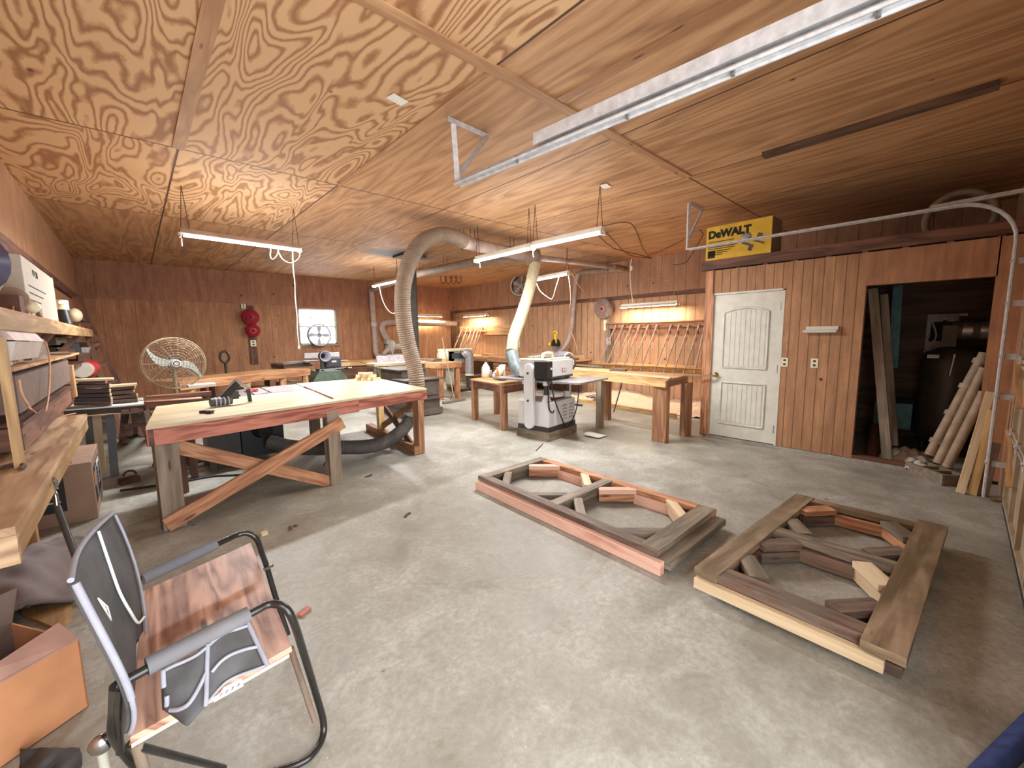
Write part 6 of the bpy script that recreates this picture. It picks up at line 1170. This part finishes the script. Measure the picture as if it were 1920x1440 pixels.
MB().span((7.86, e1_.y+.05, e0_.z-.35), (7.868, e1_.y+.25, e0_.z-.1)).build('breaker_row', 'ink', eb); MB().tube(smooth([V((7.85, e0_.y-.05, e0_.z-.1)), V((7.8, e0_.y-.1, e0_.z-.3)), V((7.8, e0_.y-.0, e0_.z-.5))], 5), .01, 6).build('cable', 'paper', eb)
pv_ = lambda a_, b_, r, mt, lb: MB().tube([a_, b_], r, 12).build('leaning_pipe', mt, None, lb, 'pipe')
o = T('jointed_pipe', 'leftmost leaning pale pipe with square joints in the store opening', 'pipe', at(1745, 850, 'x', 6.3)); a_, b_ = at(1742, 853, 'x', 6.3), at(1846, 662, 'x', 6.5); MB().tube([a_, b_], .042, 12).build('pipe_body', 'pvc_dirty', o)
for t_ in (.12, .4, .66, .9): q = a_.lerp(b_, t_); MB().tube([q, q+(b_-a_).normalized()*.05], .058, 12).build('joint', 'pvc_dirty', o)
pv_(at(1758, 868, 'x', 6.25), at(1846, 690, 'x', 6.36), .04, 'pvc_dirty', 'middle smooth dusty pipe leaning in the store opening'); pv_(at(1775, 876, 'x', 6.22), at(1846, 735, 'x', 6.3), .04, 'pvc_dirty', 'rightmost smooth dusty pipe leaning beside the opening edge')
MB().tube([at(1632, 862, 'x', 6.3), at(1642, 800, 'x', 6.95)], .055, 14).tube([at(1632, 862, 'x', 6.3), at(1633, 859, 'x', 6.33)], .06, 14).build('pipe_stub', 'rust', None, 'round pipe end lying on the store floor left of the grey planks', 'pipe')
b = MB(); c_ = at(1700, 860, 'x', 6.5); random.seed(9); b.sheet(lambda u, v: V((6.3+.5*u, c_.y-.22+.45*v, .05+.10*math.sin(PI*u)*math.sin(PI*v)+.03*math.sin(u*19)*math.cos(v*17))), 22, 22, .008); b.build('plastic_sheeting', 'tarp_plastic', None, 'crumpled clear plastic sheeting on the store floor', 'plastic sheet')
b = MB(); c_ = at(1722, 874, 'x', 6.15); b.sheet(lambda u, v: V((6.06+.18*u, c_.y-.10+.2*v, .04+.07*math.sin(PI*u)*math.sin(PI*v)+.02*math.sin(u*13+v*15))), 14, 14, .008); b.build('plastic_bag', 'paper', None, 'white plastic bag at the threshold of the store', 'bag')
# concrete block lying on its side
p = at(1738, 866, 'z', .11); q = at(1812, 892, 'z', .11); d_ = (q-p).normalized(); n_ = V((-d_.y, d_.x, 0)); n_ = n_ if n_.x < 0 else -n_; cbk = T('concrete_block', 'dusty hollow concrete block on the floor under the leaning pipes', 'concrete block', ((p.x+q.x)/2, (p.y+q.y)/2, 0))
ax0 = p+n_*.0; w_b = .19
for k in range(4): c_ = p.lerp(q, .02+.32*k); c_.z = .055; MB().beam(c_, c_+n_*w_b, .028, .11).build('web', 'concrete_block', cbk)
for t_ in (0, w_b): a_ = V((p.x, p.y, .055))+n_*t_; b_ = V((q.x, q.y, .055))+n_*t_; MB().beam(a_, b_, .03, .112).build('face_shell', 'concrete_block', cbk)
brd(at(1800, 925, 'z', .0), at(1857, 735, 'x', 5.85), .06, .03, 'white_board', 'leaning_board', 'pale yellow board of the leaning pair, nearest the concrete block', up=(1, 0, 0)); brd(at(1822, 928, 'z', .0), at(1862, 770, 'x', 5.80), .06, .03, 'pine_yellow', 'leaning_board', 'pale yellow board of the leaning pair, nearest the garage door track', up=(1, 0, 0))
brd(at(1842, 930, 'z', .0), at(1866, 830, 'x', 5.75), .07, .03, 'weathered_brown', 'leaning_board', 'short grey board leaning behind the foot of the garage door track', up=(1, 0, 0))
# ================================================================== LIGHT
w = bpy.data.worlds.new('world'); sc.world = w; w.use_nodes = True; bg = w.node_tree.nodes['Background']; bg.inputs[0].default_value = (.86, .93, 1, 1); bg.inputs[1].default_value = 1.6
def area(name, loc, rot, sx, sy, e, col): 
    l = bpy.data.lights.new(name, 'AREA'); l.shape = 'RECTANGLE'; l.size = sx; l.size_y = sy; l.energy = e; l.color = col; o = bpy.data.objects.new(name, l); C.objects.link(o); o.location = loc; o.rotation_euler = rot; return o
area('added_doorway_fill', (.42, YF-.12, 1.2), (PI/2, 0, PI) if 0 else (PI/2, 0, 0), 2.0, 2.2, 110, (.93, .97, 1))  # fill light at the added, unseen doorway behind the camera
area('window_daylight', (4.0, YB+.2, 1.85), (-PI/2, 0, 0), 1.0, 1.0, 60, (.93, .97, 1))
sc.view_settings.exposure = .22
